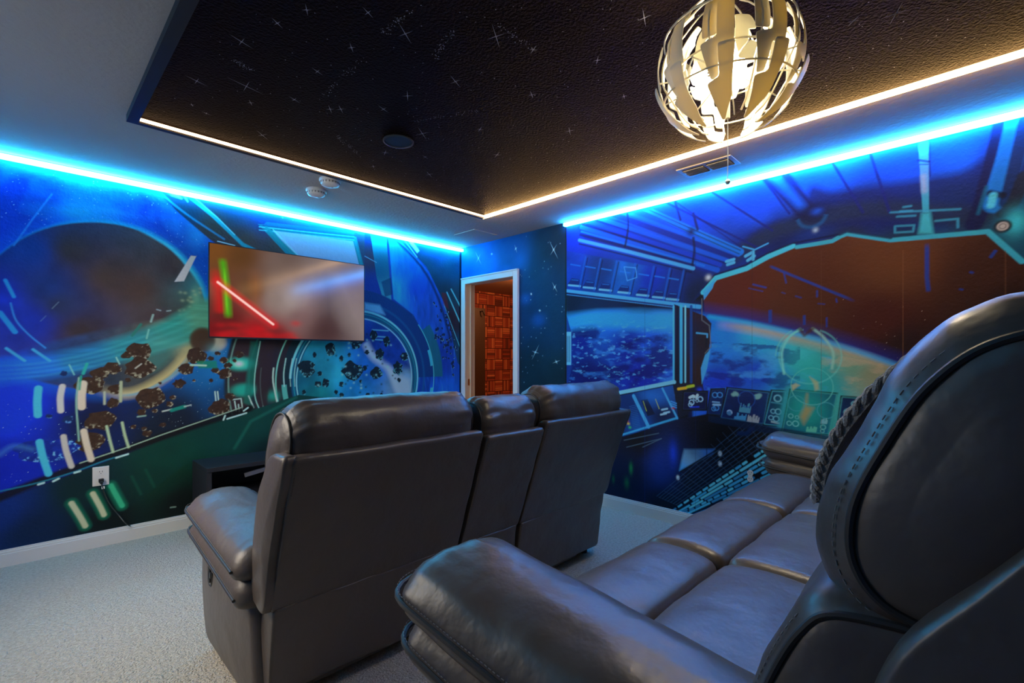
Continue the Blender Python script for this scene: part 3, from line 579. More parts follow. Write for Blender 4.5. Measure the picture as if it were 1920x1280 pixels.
# grating: a slanted grid of bars and dashes
A0 = np.array([1272., 970.]); ex = np.array([.835, -.55]); ex2 = np.array([.80, -.60]); ey = np.array([.88, .32])
rs = random.Random(4)
def gp(a, b): return (1264+a*194+b*(32+10*a), 955-a*128+b*(12+46*a))
for k in range(9):
    b = k/7.; a = rs.uniform(-.03, .03)
    while a < 1.25:
        L = rs.choice([.06, .12, .2, .28]) if k % 4 else rs.choice([.03, .035, .04])
        if rs.random() < .9: R.line([gp(a, b), gp(min(a+L, 1.28), b)], 013e-3+.005*a, rs.choice([(80, 190, 220), (60, 165, 205), (100, 205, 225), (50, 135, 180)]), .95, .006)
        a += L+.028
for k in range(8):
    b = -1.3+k*.16; R.line([gp(.05, b), gp(1.0, b*.7)], .004, (50, 90, 125), .6, .005)
for k in range(16):
    a = .05+k*.06; R.line([gp(a, -1.2), gp(a, -.05)], .004, (60, 80, 110), .45, .005)
R.line([(1276, 884), (1345, 842), (1400, 810)], .01, (4, 10, 20), .9)
R.line([(1130, 990), (1600, 700+0)], .001, (0, 0, 0), 0)
# screens
def screen(P, seed, frame=(40, 90, 130), base=(6, 30, 84), kind=0):
    P = np.array(P, float)
    R.poly(P+np.array([(-4, -4), (4, -4), (4, 4), (-4, 4)]), (4, 8, 20), 1, .005); R.line(list(map(tuple, P))+[tuple(P[0])], .012, frame, .9, .006); R.poly(P, base, 1, .006, noise=(16, .4, seed))
    f = lambda a, b: tuple((P[0]*(1-a)+P[1]*a)*(1-b)+(P[3]*(1-a)+P[2]*a)*b)
    return f
f = screen([(1284, 736), (1324, 736), (1322, 766), (1282, 766)], 2, (24, 40, 70), (4, 14, 60))
for a, b, R_ in ((.35, .6, .05), (.3, .75, .04), (.75, .4, .05), (.5, .35, .04), (.6, .5, .03)): q = f(a, b); R.ring(*mp_r(*q), R_*.26, R_*.42, (150, 200, 230), .85)
R.line([f(.25, .3), f(.4, .2), f(.55, .3), f(.6, .15)], .02, (180, 215, 235), .85); R.line([f(.3, .9), f(.7, .88)], .01, (20, 60, 220), .8)
f = screen([(1336, 732), (1356, 731), (1350, 776), (1328, 774)], 3, (20, 50, 90))
for a, b, R_ in ((.3, .2, .05), (.75, .2, .05), (.4, .8, .04), (.6, .75, .05)): q = f(a, b); R.ring(*mp_r(*q), R_*.28, R_*.42, (60, 140, 210), .85)
R.line([f(.2, .5), f(.8, .52)], .01, (120, 180, 220), .8); R.line([f(.3, .62), f(.9, .62)], .014, (140, 190, 220), .8)
f = screen([(1366, 729), (1440, 737), (1430, 793), (1353, 782)], 4, (40, 100, 140))
def bars(f, a0, a1, b0, b1, n_, seed, c_):
    rr = random.Random(seed)
    for k in range(n_):
        a = a0+(a1-a0)*(k+.5)/n_; t = b0+(b1-b0)*rr.uniform(.1, .75); R.line([f(a, b1), f(a, t)], .9*(a1-a0)/n_*.36, c_, .95, .004)
bars(f, .38, .65, .38, .72, 12, 1, (70, 140, 165)); bars(f, .30, .58, .75, .98, 12, 2, (60, 140, 190)); bars(f, .62, .9, .74, 1.0, 12, 3, (150, 160, 165))
for x in (.12, .68):
    for k in range(9):
        rr = random.Random(k+int(x*50)); q = f(x+rr.uniform(0, .18), .08+rr.uniform(0, .12)); R.glow(*q, .014, .010, (110, 165, 165), .8, 4)
R.ring(*mp_r(*f(.16, .8)), .0, .02, (70, 130, 180), .8); R.ring(*mp_r(*f(.16, .8)), .012, .018, (170, 200, 220), .8, .006, 20, 200); R.ring(*mp_r(*f(.5, .28)), .05, .056, (20, 70, 150), .8)
f = screen([(1449, 734), (1472, 735), (1464, 797), (1434, 794)], 5, (60, 150, 170))
for a, b, R_ in ((.5, .2, .06), (.35, .6, .04), (.3, .8, .04), (.7, .6, .05), (.65, .82, .05)): q = f(a, b); R.ring(*mp_r(*q), R_*.26, R_*.42, (110, 180, 200), .85)
R.line([f(.4, .92), f(.9, .95)], .012, (150, 180, 190), .8); R.line([f(.1, .33), f(.9, .36)], .008, (60, 140, 170), .8)
R.line([(1480, 730), (1466, 800)], .05, (50, 150, 170), .8, .02)
f = screen([(1484, 732), (1568, 740), (1554, 812), (1468, 808)], 6, (60, 150, 150), (12, 70, 110))
q = f(.42, .45); R.glow(*q, .13, .14, (20, 170, 150), .85)
R.poly([f(.36, .05), f(.40, .35), f(.56, .38), (f(.42, .8)), f(.30, .62), f(.36, .35)], (170, 150, 90), .85, .03)
R.ring(*mp_r(*f(.42, -.15)), .11, .116, (90, 190, 180), .8); R.ring(*mp_r(*f(.85, .42)), .045, .05, (70, 170, 180), .8); R.ring(*mp_r(*f(.16, .3)), .045, .05, (60, 160, 165), .7)
for a, b, R_ in ((.1, .62, .04), (.1, .8, .04), (.24, .8, .05), (.85, .85, .04), (.85, .95, .03), (.24, .64, .03)): q = f(a, b); R.ring(*mp_r(*q), R_*.26, R_*.40, (110, 200, 190), .8)
bars(f, .78, .92, .62, .75, 6, 9, (120, 190, 190)); bars(f, .5, .72, .85, .97, 6, 8, (90, 190, 160))
R.line([(1576, 742), (1560, 812)], .04, (60, 170, 160), .8, .015)
f = screen([(1580, 745), (1640, 750), (1624, 815), (1570, 812)], 7, (60, 150, 150), (8, 40, 80)); R.ring(*mp_r(*f(.25, .4)), .014, .024, (110, 180, 190), .8); R.ring(*mp_r(*f(.4, .15)), .01, .018, (110, 180, 190), .8)
R.poly([(1328, 778), (1440, 798), (1560, 818), (1560, 826), (1440, 812), (1328, 790)], (4, 26, 60), .8, .01)
R.line([(1410, 803), (1400, 812), (1386, 812)], .03, (4, 34, 80), .8, .015, 3)
# hologram above the middle screen
q = mp_r(1517, 668)
for k in range(2): R.ring(q[0], q[1], .165+k*.02, .171+k*.02, (110, 210, 200), .7, .01, 110 if k == 0 else 0, 440 if k == 0 else 60)
R.glow(1517, 680, .14, .14, (40, 190, 170), .4, 3)
R.line([(1500, 617), (1480, 632), (1466, 660), (1470, 700)], .014, (120, 215, 205), .8, .012, 4); R.line([(1524, 616), (1544, 632), (1562, 660), (1560, 690)], .014, (150, 205, 185), .8, .012, 4)
R.line([(1500, 617), (1508, 628), (1524, 616)], .02, (70, 36, 24), .8, .015)
R.poly([(1518, 706), (1534, 716), (1536, 730), (1528, 732), (1526, 720)], (170, 180, 130), .8, .015); R.poly([(1484, 722), (1492, 718), (1500, 722), (1494, 726), (1486, 732)], (180, 180, 130), .8, .012)
# light marks in the brown sky
for P, wd in (([(1442, 498), (1480, 514), (1604, 565)], .018), ([(1470, 512), (1474, 530)], .010), ([(1412, 533), (1436, 539)], .012), ([(1404, 540), (1430, 546)], .006), ([(1492, 555), (1502, 558)], .008), ([(1532, 545), (1532, 556)], .010), ([(1568, 560), (1569, 566)], .008), ([(1444, 580), (1444, 606)], .026), ([(1508, 590), (1508, 610)], .018), ([(1550, 596), (1550, 612)], .010), ([(1738, 455), (1738, 520), (1741, 548)], .022), ([(1856, 484), (1868, 468)], .016), ([(1820, 510), (1823, 511)], .012), ([(1800, 542), (1804, 543)], .01), ([(1534, 569), (1546, 570)], .006), ([(1466, 548), (1472, 550)], .006)):
    R.line(P, wd*.8, (16, 60, 150), .85, .008, fade=.08 if wd > .015 else 0)
R.stars([(1560, 560), (1750, 560), (1720, 680), (1560, 640)], 26, 8, (170, 150, 130))
# print seams
for x, c_ in ((1410, (40, 24, 30)), (1540, (90, 60, 40)), (1693, (130, 84, 50)), (1885, (110, 76, 50)), (1209, (10, 40, 110)), (1304, (10, 30, 80))):
    v = mp_r(x, 600)[0]; R.line([(v, .1), (v, mp_r(x, 470 if x > 1300 else 560)[1])], .003, c_, .55, .004, raw=True)
# painted door wall
DW = [(EDGE, -.1), (YT+.1, -.1), (YT+.1, H+.1), (EDGE, H+.1)]
R.poly(DW, (4, 40, 70), 1, .004, raw=True, noise=(3.2, .5, 66), stops=[(880, 470, (14, 90, 190)), (900, 500, (10, 90, 190)), (960, 480, (10, 66, 140)), (1030, 450, (6, 36, 64)), (1050, 440, (8, 34, 50)), (980, 560, (4, 40, 84)), (1040, 600, (3, 42, 74)), (1000, 700, (3, 34, 50)), (1050, 700, (2, 34, 48)), (1020, 520, (4, 40, 80))])
for x, y, rr in ((895, 487, .14), (975, 488, .12), (922, 495, .08), (950, 505, .1), (985, 560, .1), (1010, 600, .12)): R.glow(x, y, rr*.7, rr*.5, (10, 90, 190), .4)
for x, y, rr, an in ((897, 484, .10, 1.0), (1038, 468, .11, 1.05), (1040, 538, .06, 1.0), (1004, 660, .09, -1.0), (967, 466, .05, 1.2), (1012, 582, .02, .3), (996, 551, .02, .8), (1043, 678, .05, -.3), (922, 476, .025, .2)): R.cross(x, y, rr, (150, 205, 225), an)
rs = random.Random(12)
for k in range(46): R.glow(rs.uniform(975, 1058), rs.uniform(440, 720), .004, .004, (140, 180, 200), rs.uniform(.2, .9))
R.line([(EDGE, -.05), (EDGE, H)], .018, (8, 16, 24), .95, .006, raw=True)
R.build('wall_right', 'x', XR, M['mural_r'], hole=(DO0-.01, DO1+.01, DOH+.01), flip=True, gain=1.35)
# ------------------------------------------------------------------ the rest of the room shell
def struct(name, mb, m, parent=None, **k):
    o = mb.build(name, m, parent, smooth=False, **k)
    if not parent: o['kind'] = 'structure'
    return o
for n_ in ('wall_front', 'wall_right'): bpy.data.objects[n_]['kind'] = 'structure'
struct('floor', MB().box((XL-.1, YB-.1, -.1), (XR+.12, YT+.12, 0)), M['carpet'])
struct('riser_platform', MB().box((XL, YB, 0), (XR, RY, RISER)), M['carpet'], bevel=.015)
struct('ceiling', MB().box((XL-.1, YB-.1, H), (XR+.12, YT+.12, H+.1)), M['ceiling'])
wl = MB()
for a, b in (((XL-.1, YB, 0), (XL, WY0, H)), ((XL-.1, WY1, 0), (XL, YT, H)), ((XL-.1, WY0, 0), (XL, WY1, WZ0)), ((XL-.1, WY0, WZ1), (XL, WY1, H))): wl.box(a, b)
struct('wall_left', wl, M['wall'])
struct('wall_back', MB().box((XL-.1, YB-.1, 0), (XR+.12, YB, H)), M['wall'])
struct('wall_right_rear', MB().box((XR, YB, 0), (XR+.1, -.79, H)), M['wall'])
# frame of the added, unseen window in the left wall
wf = MB(); t = .05
wf.box((XL-.09, WY0, WZ0), (XL+.015, WY0+t, WZ1)).box((XL-.09, WY1-t, WZ0), (XL+.015, WY1, WZ1)).box((XL-.09, WY0+t, WZ0), (XL+.015, WY1-t, WZ0+t)).box((XL-.09, WY0+t, WZ1-t), (XL+.015, WY1-t, WZ1)).box((XL-.07, (WY0+WY1)/2-.02, WZ0+t), (XL-.02, (WY0+WY1)/2+.02, WZ1-t))
wf = struct('added_window_1', wf, M['trim'])
# black ceiling panel with painted stars
cp = MB().box((TX0+.04, TY0+.04, H-.006), (TX1, TY1-.03, H+.02))
nb = len(cp.f); rs = random.Random(31); zz = H-.0068
def streak(x, y, L, wd, an):
    dx, dy = math.cos(an), math.sin(an); cp.add([(x-dx*L, y-dy*L, zz), (x+dy*wd, y-dx*wd, zz), (x+dx*L, y+dy*L, zz), (x-dy*wd, y+dx*wd, zz)], [(0, 1, 2, 3)])
for px, py, L in ((462,159,.085),(453,75,.05),(760,60,.06),(659,86,.03),(595,131,.03),(369,149,.05),(854,150,.05),(764,177,.045),(552,184,.035),(619,202,.04),(639,202,.04),(719,202,.04),(492,251,.06),(792,248,.075),(805,325,.055),(722,284,.04),(797,292,.03),(387,210,.025),(360,194,.02),
                  (930,65,.07),(1208,30,.05),(997,175,.035),(1068,243,.05),(932,288,.05),(1680,22,.06),(1170,178,.025),(1600,36,.03),(1120,110,.03),(1000,90,.03),(575,15,.03),(520,40,.03),(690,20,.03),(470,190,.03),(900,240,.03),(860,380,.025),(700,310,.03)):
    q = on_z(px, py, H); a = rs.uniform(.2, 1.2)
    streak(q[0], q[1], L, .0016, a); streak(q[0], q[1], L*.6, .0016, a+1.3); streak(q[0], q[1], .005, .004, 0)
def dots(n, f):
    for _ in range(n): x, y = f(); s_ = rs.uniform(.0012, .0028); streak(x, y, s_, s_, 0)
dots(520, lambda: (rs.uniform(TX0+.1, TX1-.05), rs.uniform(0, TY1-.08)))
for (ax, ay), (bx, by) in (((600, 183), (682, 105)), ((715, 60), (775, 12)), ((815, 105), (848, 55)), ((630, 250), (670, 285)), ((780, 225), (900, 205)), ((930, 40), (1000, 90)), ((440, 110), (470, 130))):
    A_, B_ = on_z(ax, ay, H), on_z(bx, by, H)
    dots(46, lambda: (lambda t_: (A_[0]+(B_[0]-A_[0])*t_+rs.gauss(0, .008), A_[1]+(B_[1]-A_[1])*t_+rs.gauss(0, .008)))(rs.random()))
cpo = mesh_obj('ceiling_panel', cp.v, cp.f, None, None, False, [M['ceil_black'], M['star']], [0]*nb+[1]*(len(cp.f)-nb)); cpo['kind'] = 'structure'
tr = MB(); e = .045; zt = H-.035
tr.box((TX0, TY0, zt), (TX0+e, TY1, H)).box((TX0+e, TY1-e*.7, zt), (TX1, TY1, H)).box((TX0+e, TY0, zt), (TX1, TY0+e, H))
struct('trim_1', tr, M['trim_black'])
# baseboards
def base(name, pts, m=M['trim']):
    (x0, y0), (x1, y1) = pts; b = MB()
    for th, z0, z1 in ((.016, 0, .075), (.012, .075, .088), (.007, .088, .1)):
        b.box((min(x0, x1)-(th if x0 == x1 and x0 > 0 else 0), min(y0, y1)-(th if y0 == y1 and y0 > 0 else 0), z0), (max(x0, x1)+(th if x0 == x1 and x0 < 0 else 0), max(y0, y1)+(th if y0 == y1 and y0 < 0 else 0), z1))
    return struct(name, b, m)
base('baseboard_front', ((XL, YT), (XR, YT))); base('baseboard_right', ((XR, RY), (XR, DO0-.07))); base('baseboard_left', ((XL, RY), (XL, YT)))
# doorway: casing, jamb, hallway
d = MB(); cw = .068
d.box((XR-.022, DO0-cw, 0), (XR, DO0, DOH+cw)).box((XR-.022, DO1, 0), (XR, min(DO1+cw, YT-.003), DOH+cw)).box((XR-.022, DO0, DOH), (XR, DO1, DOH+cw))
d.box((XR-.028, DO0-cw, 0), (XR-.022, DO0-cw+.014, DOH+cw)).box((XR-.028, DO0-cw, DOH+cw-.014), (XR-.022, min(DO1+cw, YT-.003), DOH+cw))
struct('door_1', d, M['trim'], bevel=.003)
j = MB(); j.box((XR, DO0-.015, 0), (XR+.12, DO0, DOH)).box((XR, DO1, 0), (XR+.12, DO1+.015, DOH)).box((XR, DO0-.015, DOH), (XR+.12, DO1+.015, DOH+.015)).box((XR+.05, DO1-.012, 0), (XR+.065, DO1, DOH))
jo = struct('door_1_jamb', j, M['jamb']); jo.name = 'trim_2'
b_ = MB().box((XR+.02, DO1-.003, .93), (XR+.045, DO1, 1.0)); b_.build('strike_plate', M['brass'], jo)
HX, HY = 7.2, 6.55
mb = MB()
mw = mat('hall_wallpaper', (.4, .05, .02), .7)
nt = mw.node_tree; bs = nt.nodes['Principled BSDF']; tc = nt.nodes.new('ShaderNodeTexCoord')
def math_n(op, a, b=None):
    n = nt.nodes.new('ShaderNodeMath'); n.operation = op
    for i, v in enumerate((a, b)):
        if v is None: continue
        if isinstance(v, (int, float)): n.inputs[i].default_value = v
        else: nt.links.new(v, n.inputs[i])
    return n.outputs[0]
sx = nt.nodes.new('ShaderNodeSeparateXYZ'); nt.links.new(tc.outputs['Object'], sx.inputs[0])
cell = .20
ux = math_n('DIVIDE', sx.outputs[0], cell); uz = math_n('DIVIDE', sx.outputs[2], cell)
fx, fz = math_n('FRACT', ux), math_n('FRACT', uz)
ix, iz = math_n('FLOOR', ux), math_n('FLOOR', uz)
par = math_n('MODULO', math_n('ABSOLUTE', math_n('ADD', ix, iz)), 2)      # books upright or lying
along = math_n('ADD', math_n('MULTIPLY', fx, par), math_n('MULTIPLY', fz, math_n('SUBTRACT', 1, par)))
bk = math_n('MULTIPLY', along, 5.0); bi = math_n('FLOOR', bk); bf = math_n('FRACT', bk)
cmb = nt.nodes.new('ShaderNodeCombineXYZ'); nt.links.new(ix, cmb.inputs[0]); nt.links.new(iz, cmb.inputs[1]); nt.links.new(bi, cmb.inputs[2])
wn = nt.nodes.new('ShaderNodeTexWhiteNoise'); nt.links.new(cmb.outputs[0], wn.inputs['Vector'])
cr = nt.nodes.new('ShaderNodeValToRGB'); cr.color_ramp.interpolation = 'CONSTANT'
el = cr.color_ramp.elements; el[0].color = (.34, .06, .03, 1); el[1].position = .3; el[1].color = (.50, .13, .06, 1)
for p_, c_ in ((.55, (.26, .05, .03, 1)), (.75, (.60, .20, .09, 1)), (.9, (.14, .03, .02, 1))): q = el.new(p_); q.color = c_
nt.links.new(wn.outputs[0], cr.inputs[0])
gap = math_n('MULTIPLY', math_n('GREATER_THAN', bf, .14), math_n('MULTIPLY', math_n('GREATER_THAN', fx, .06), math_n('GREATER_THAN', fz, .06)))
mx = nt.nodes.new('ShaderNodeMix'); mx.data_type = 'RGBA'; nt.links.new(gap, mx.inputs[0]); mx.inputs[6].default_value = (.03, .006, .004, 1); nt.links.new(cr.outputs[0], mx.inputs[7]); nt.links.new(mx.outputs[2], bs.inputs['Base Color'])
struct('wall_hall_far', MB().box((XR+.12, HY, 0), (HX, HY+.1, H)), mw)
hm = mat('hall_paint', (.30, .16, .10), .8)
struct('wall_hall_side', MB().box((HX, 2.6, 0), (HX+.1, HY+.1, H)).box((XR+.12, 2.5, 0), (HX+.1, 2.6, H)).box((XR+.10, YT+.12, 0), (XR+.12, HY, H)), hm)
struct('ceiling_hall', MB().box((XR+.1, 2.5, H), (HX+.1, HY+.1, H+.1)), hm)
struct('floor_hall', MB().box((XR+.0, 2.5, -.1), (HX+.1, HY+.1, 0)), mat('hall_floor', (.12, .06, .03), .4))
struct('wall_hall_near', MB().box((XR+.10, 2.5, 0), (XR+.12, DO0-.015, H)).box((XR+.10, DO1+.015, 0), (XR+.12, YT+.12, H)).box((XR+.10, DO0-.015, DOH+.015), (XR+.12, DO1+.015, H)), hm)
# dark door leaf standing open in the hallway
a = Vector(on_z(886, 573, 2.03)); 
dl = empty('open_door', (5.02, 5.78, 0), 'dark brown door standing open in the orange wallpapered room beyond the doorway', 'door', rz=0)
mdoor = mat('dark_wood', (.035, .018, .012), .45)
MB().box((-.46, 0, .01), (.24, .04, 2.03)).build('door_leaf', mdoor, dl, bevel=.003)
MB().tube([(.14, -.03, 1.98), (.14, -.06, 1.97), (.15, -.07, 1.93), (.17, -.06, 1.91)], .01).lathe([(.02, 0), (.02, .01)], (.14, -.01, 1.97)).build('coat_hook', M['black'], dl)

# ------------------------------------------------------------------ LED strips
def led(name, a, b, m, label, holder=None):
    o = MB().box(a, b).build(name, m, None, smooth=False); tag(o, label, 'light strip'); return o
zs = H-.040
led('led_strip', (XL, YT-.036, zs), (XR-.001, YT-.0005, H-.013), M['led_tv'], 'cyan glowing LED strip along the top of the asteroid mural wall')
led('led_strip', (XR-.036, -.75, zs), (XR-.0005, EDGE, H-.013), M['led_r'], 'deep blue glowing LED strip along the top of the cockpit mural wall')
led('led_strip', (XL+.0005, .4, zs), (XL+.022, YT-.03, H-.013), M['led_l'], 'cyan glowing LED strip along the top of the left side wall')
led('led_strip', (TX1, TY0+.05, H-.03), (TX1+.014, TY1-.0, H-.0005), M['led_w'], 'bright warm white LED strip on the right edge of the black starry ceiling')
led('led_strip', (TX0+.05, TY1-e*.7-.012, H-.026), (TX1-.002, TY1-e*.7-.0005, H-.014), M['led_w2'], 'thin warm LED strip inside the black trim nearest the television wall')

# ------------------------------------------------------------------ ceiling fittings
def detector(px, py, label, R_=.07):
    q = on_z(px, py, H-.02); t = empty('smoke_detector', (q[0], q[1], H), label, 'smoke detector', 'smoke detectors between the ceiling strip lights')
    MB().lathe([(R_*.98, 0), (R_, -.006), (R_, -.014), (R_*.93, -.02)]).build('base', M['white'], t)
    MB().lathe([(R_*.86, -.019), (R_*.88, -.03), (R_*.80, -.040), (R_*.5, -.048), (R_*.2, -.050), (.001, -.050)]).build('cover', M['white'], t)
    g = MB()
    for k in range(18):
        a = 2*PI*k/18; g.box((R_*.86*math.cos(a)-.002, R_*.86*math.sin(a)-.002, -.033), (R_*.86*math.cos(a)+.002, R_*.86*math.sin(a)+.002, -.022))
    g.build('vent_slots', M['slot'], t); MB().lathe([(.006, -.049), (.006, -.053), (.001, -.053)], (R_*.2, 0, 0), 10).build('test_button', M['vent'], t)
detector(619, 342, 'white round smoke detector nearer the black ceiling panel'); detector(593, 361, 'white round smoke detector nearer the cyan strip light')
q = on_z(747, 265, H-.01); t = empty('ceiling_speaker', (q[0], q[1], H-.006), 'dark round speaker set in the black starry ceiling', 'speaker')
MB().lathe([(.078, 0), (.084, -.003), (.084, -.008), (.076, -.010), (.074, -.004), (.074, 0)]).build('rim', mat('speaker_rim', (.03, .04, .05), .4), t)
MB().lathe([(.073, 0), (.073, -.005), (.04, -.006), (.001, -.006)]).build('grille', mat('speaker_grille', (.01, .025, .035), .5, bump=[(500, 1, .5, .001)]), t)
q = on_z(1327, 312, H); t = empty('air_vent', (q[0], q[1], H), 'blue-lit slatted ceiling vent under the hanging lamp', 'vent')
fr = MB(); a_, b_2 = .085, .17
fr.box((-a_, -b_2, -.006), (a_, -b_2+.025, 0)).box((-a_, b_2-.025, -.006), (a_, b_2, 0)).box((-a_, -b_2+.025, -.006), (-a_+.025, b_2-.025, 0)).box((a_-.025, -b_2+.025, -.006), (a_, b_2-.025, 0)).box((-a_+.025, -.008, -.006), (a_-.025, .008, 0)); fr.build('frame', M['vent'], t, False)
MB().box((-a_+.02, -b_2+.02, -.0015), (a_-.02, b_2-.02, -.0005)).build('backing', M['vent_dark'], t, False)
for s_ in (-1, 1):
    for k in range(6):
        x = -a_+.036+k*.0195; MB().add([(x, s_*.01, -.012), (x, s_*(b_2-.027), -.012), (x+.010, s_*(b_2-.027), -.002), (x+.010, s_*.01, -.002), (x+.002, s_*.01, -.013), (x+.002, s_*(b_2-.027), -.013), (x+.012, s_*(b_2-.027), -.003), (x+.012, s_*.01, -.003)], [(0,1,2,3),(4,7,6,5),(0,4,5,1),(2,6,7,3)]).build('slat', M['vent'], t, False)
q = on_z(892, 440, H); t = empty('ceiling_register', (q[0], q[1], H), 'flat square white ceiling vent cover near the doorway corner', 'vent')
rg = MB().box((-.15, -.15, -.006), (.15, .15, 0)); rg.build('cover', M['ceiling'], t, False, bevel=.002)
MB().box((-.152, -.152, -.003), (.152, .152, 0)).build('rim', M['vent'], t, False)

# ------------------------------------------------------------------ television
tx0, tx1, tz0, tz1, ty = .946, 2.168, 1.375, 2.067, 4.0
tv = empty('television', ((tx0+tx1)/2, ty, tz0), 'thin black wall television showing red and green light streaks in smoke', 'television')
W2 = (tx1-tx0)/2; Ht = tz1-tz0
MB().box((-W2, 0, 0), (W2, .012, Ht)).box((-W2*.6, .012, .05), (W2*.6, .05, Ht*.7)).build('housing', M['black'], tv, False, bevel=.002)
bz = MB(); g_ = .006
bz.box((-W2, -.004, 0), (-W2+g_, 0, Ht)).box((W2-g_, -.004, 0), (W2, 0, Ht)).box((-W2+g_, -.004, Ht-g_), (W2-g_, 0, Ht)).box((-W2+g_, -.006, 0), (W2-g_, 0, g_*2)).build('bezel', M['black'], tv, False)
MB().box((-.2, .05, .15), (.2, YT-ty-.002, .5)).build('wall_bracket', M['black'], tv, False)
def mp_s(px, py): q = on_y(px, py, ty); return (q[0]-(tx0+tx1)/2, q[2]-tz0)
G = Canvas(-W2+g_, W2-g_, g_*2, Ht-g_, .004, mp_s)
G.poly([(-2, -1), (2, -1), (2, 2), (-2, 2)], (90, 70, 70), raw=True, noise=(3, .3, 4), stops=[(400, 470, (110, 66, 22)), (400, 560, (96, 30, 20)), (400, 625, (110, 6, 10)), (450, 480, (90, 56, 24)), (470, 540, (84, 52, 28)), (480, 620, (150, 12, 16)), (430, 600, (90, 20, 14)),
    (530, 500, (112, 92, 84)), (520, 560, (130, 112, 104)), (560, 600, (110, 82, 80)), (600, 500, (118, 104, 102)), (660, 510, (112, 98, 98)), (660, 600, (126, 112, 110)), (540, 560, (152, 136, 130)), (610, 620, (84, 56, 54)), (520, 630, (110, 20, 22)), (640, 560, (120, 106, 106))])
G.poly([(575, 640), (590, 600), (600, 560), (612, 530), (625, 550), (640, 590), (660, 640)], (44, 28, 30), .55, .22, 4, noise=(8, .5, 7))
G.line([(402, 500), (410, 560), (412, 590)], .05, (200, 16, 10), .8, .06, 4, fade=.2); G.line([(416, 482), (424, 540), (428, 598)], .035, (60, 170, 10), .9, .04, 4, fade=.12); G.line([(420, 500), (426, 590)], .01, (130, 220, 40), .6, .015, fade=.2)
G.line([(478, 500), (480, 600)], .06, (150, 84, 40), .4, .08, fade=.3)
G.line([(408, 529), (512, 608)], .05, (220, 20, 30), .8, .05); G.line([(408, 529), (512, 608)], .016, (255, 205, 195), 1, .008)
for k in range(30): rs = random.Random(k); G.glow(rs.uniform(395, 560), rs.uniform(605, 636), .04, .02, (190, 16, 20), rs.uniform(.2, .5))
sc = G.build('screen', 'y', -.0045, M['screen']); sc.parent = tv

# ------------------------------------------------------------------ media cabinet under the television
mc = empty('media_cabinet', (1.55, 3.92, 0), 'low black media cabinet with open shelves under the television', 'cabinet')
cw2, c0, c1, ch = .68, -.20, .19, .49
MB().box((-cw2, c0, ch-.03), (cw2, c1, ch)).build('top', M['furn'], mc, False, bevel=.002)
for s_ in (-1, 1): MB().box((s_*cw2-(.03 if s_ > 0 else 0), c0+.005, 0), (s_*cw2+(.03 if s_ < 0 else 0), c1, ch-.03)).build('side_panel', M['furn'], mc, False)
MB().box((-.012, c0+.01, .04), (.012, c1-.01, ch-.03)).build('divider', M['furn'], mc, False)
MB().box((-cw2+.03, c1-.01, .04), (cw2-.03, c1, ch-.03)).build('back_panel', M['furn'], mc, False)
MB().box((-cw2+.03, c0+.01, .02), (cw2-.03, c1-.01, .045)).build('bottom_shelf', M['furn'], mc, False)
for s_ in (-1, 1): MB().box((min(s_*.012, s_*(cw2-.03)), c0+.015, .25), (max(s_*.012, s_*(cw2-.03)), c1-.01, .268)).build('shelf', M['furn'], mc, False)
def bar_of(mb, a, b, hw, hy):
    a = Vector(a); b = Vector(b); d_ = (b-a).normalized(); n_ = Vector((0, 1, 0)).cross(d_)*hw; y_ = Vector((0, hy, 0))
    mb.add([a-n_-y_, a+n_-y_, b+n_-y_, b-n_-y_, a-n_+y_, a+n_+y_, b+n_+y_, b-n_+y_], [(0,1,2,3),(7,6,5,4),(0,4,5,1),(1,5,6,2),(2,6,7,3),(3,7,4,0)])
xb = MB(); bar_of(xb, (-.44, c0+.03, .40), (-.16, c0+.03, .445), .014, .008); bar_of(xb, (-.32, c0+.05, .30), (-.06, c0+.05, .43), .010, .006)
xb.build('cross_brace', mat('grey_metal_bar', (.10, .10, .12), .35), mc, False)

# ------------------------------------------------------------------ wall outlets and cord
q = on_y(189, 892, YT)
ot = empty('wall_outlet', (q[0], YT, q[2]), 'white wall outlet with a black plug and cord, on the asteroid mural', 'outlet')
MB().box((-.042, -.007, -.062), (.042, 0, .062)).build('cover_plate', M['white'], ot, False, bevel=.003)
for z in (-.026, .026):
    f_ = MB(); P = [(.017*math.cos(a), -.009, z+min(.014, max(-.014, .017*math.sin(a)))) for a in [2*PI*k/24 for k in range(24)]]
    f_.add(P+[(x, -.006, z_) for x, _, z_ in P], [tuple(range(24))]+[(k, (k+1) % 24, 24+(k+1) % 24, 24+k) for k in range(24)]); ro = f_.build('receptacle', M['white'], ot, False)
    MB().box((-.008, -.0095, z+.0), (-.0055, -.009, z+.009)).box((.0055, -.0095, z+.0), (.008, -.009, z+.009)).box((-.002, -.0095, z-.010), (.002, -.009, z-.006)).build('slots', M['slot'], ro, False)
pg = empty('power_cord', (q[0], YT-.01, q[2]-.026), 'thin black power cord plugged into the outlet, trailing to the front sofa', 'cord')
MB().box((-.013, -.026, -.012), (.013, 0, .012)).box((-.008, -.034, -.020), (.008, -.018, -.004)).build('plug', M['black'], pg, False, bevel=.003)
L = lambda px, py, y=None, z=None: Vector(on_y(px, py, y) if y else on_z(px, py, z))-Vector((q[0], YT-.01, q[2]-.026))
cp_ = [Vector((0, -.026, -.016)), Vector((.008, -.03, -.05)), L(196, 925, YT-.02), L(206, 945, YT-.02), L(222, 965, YT-.03), L(240, 984, YT-.05), L(262, 988, None, .006), L(282, 985, None, .006), L(300, 991, None, .006), L(325, 983, None, .006), L(365, 978, None, .006), L(420, 972, None, .006)]
MB().tube(spline([tuple(p) for p in cp_], 6, False), .0035, 6).build('cable', M['cord'], pg)
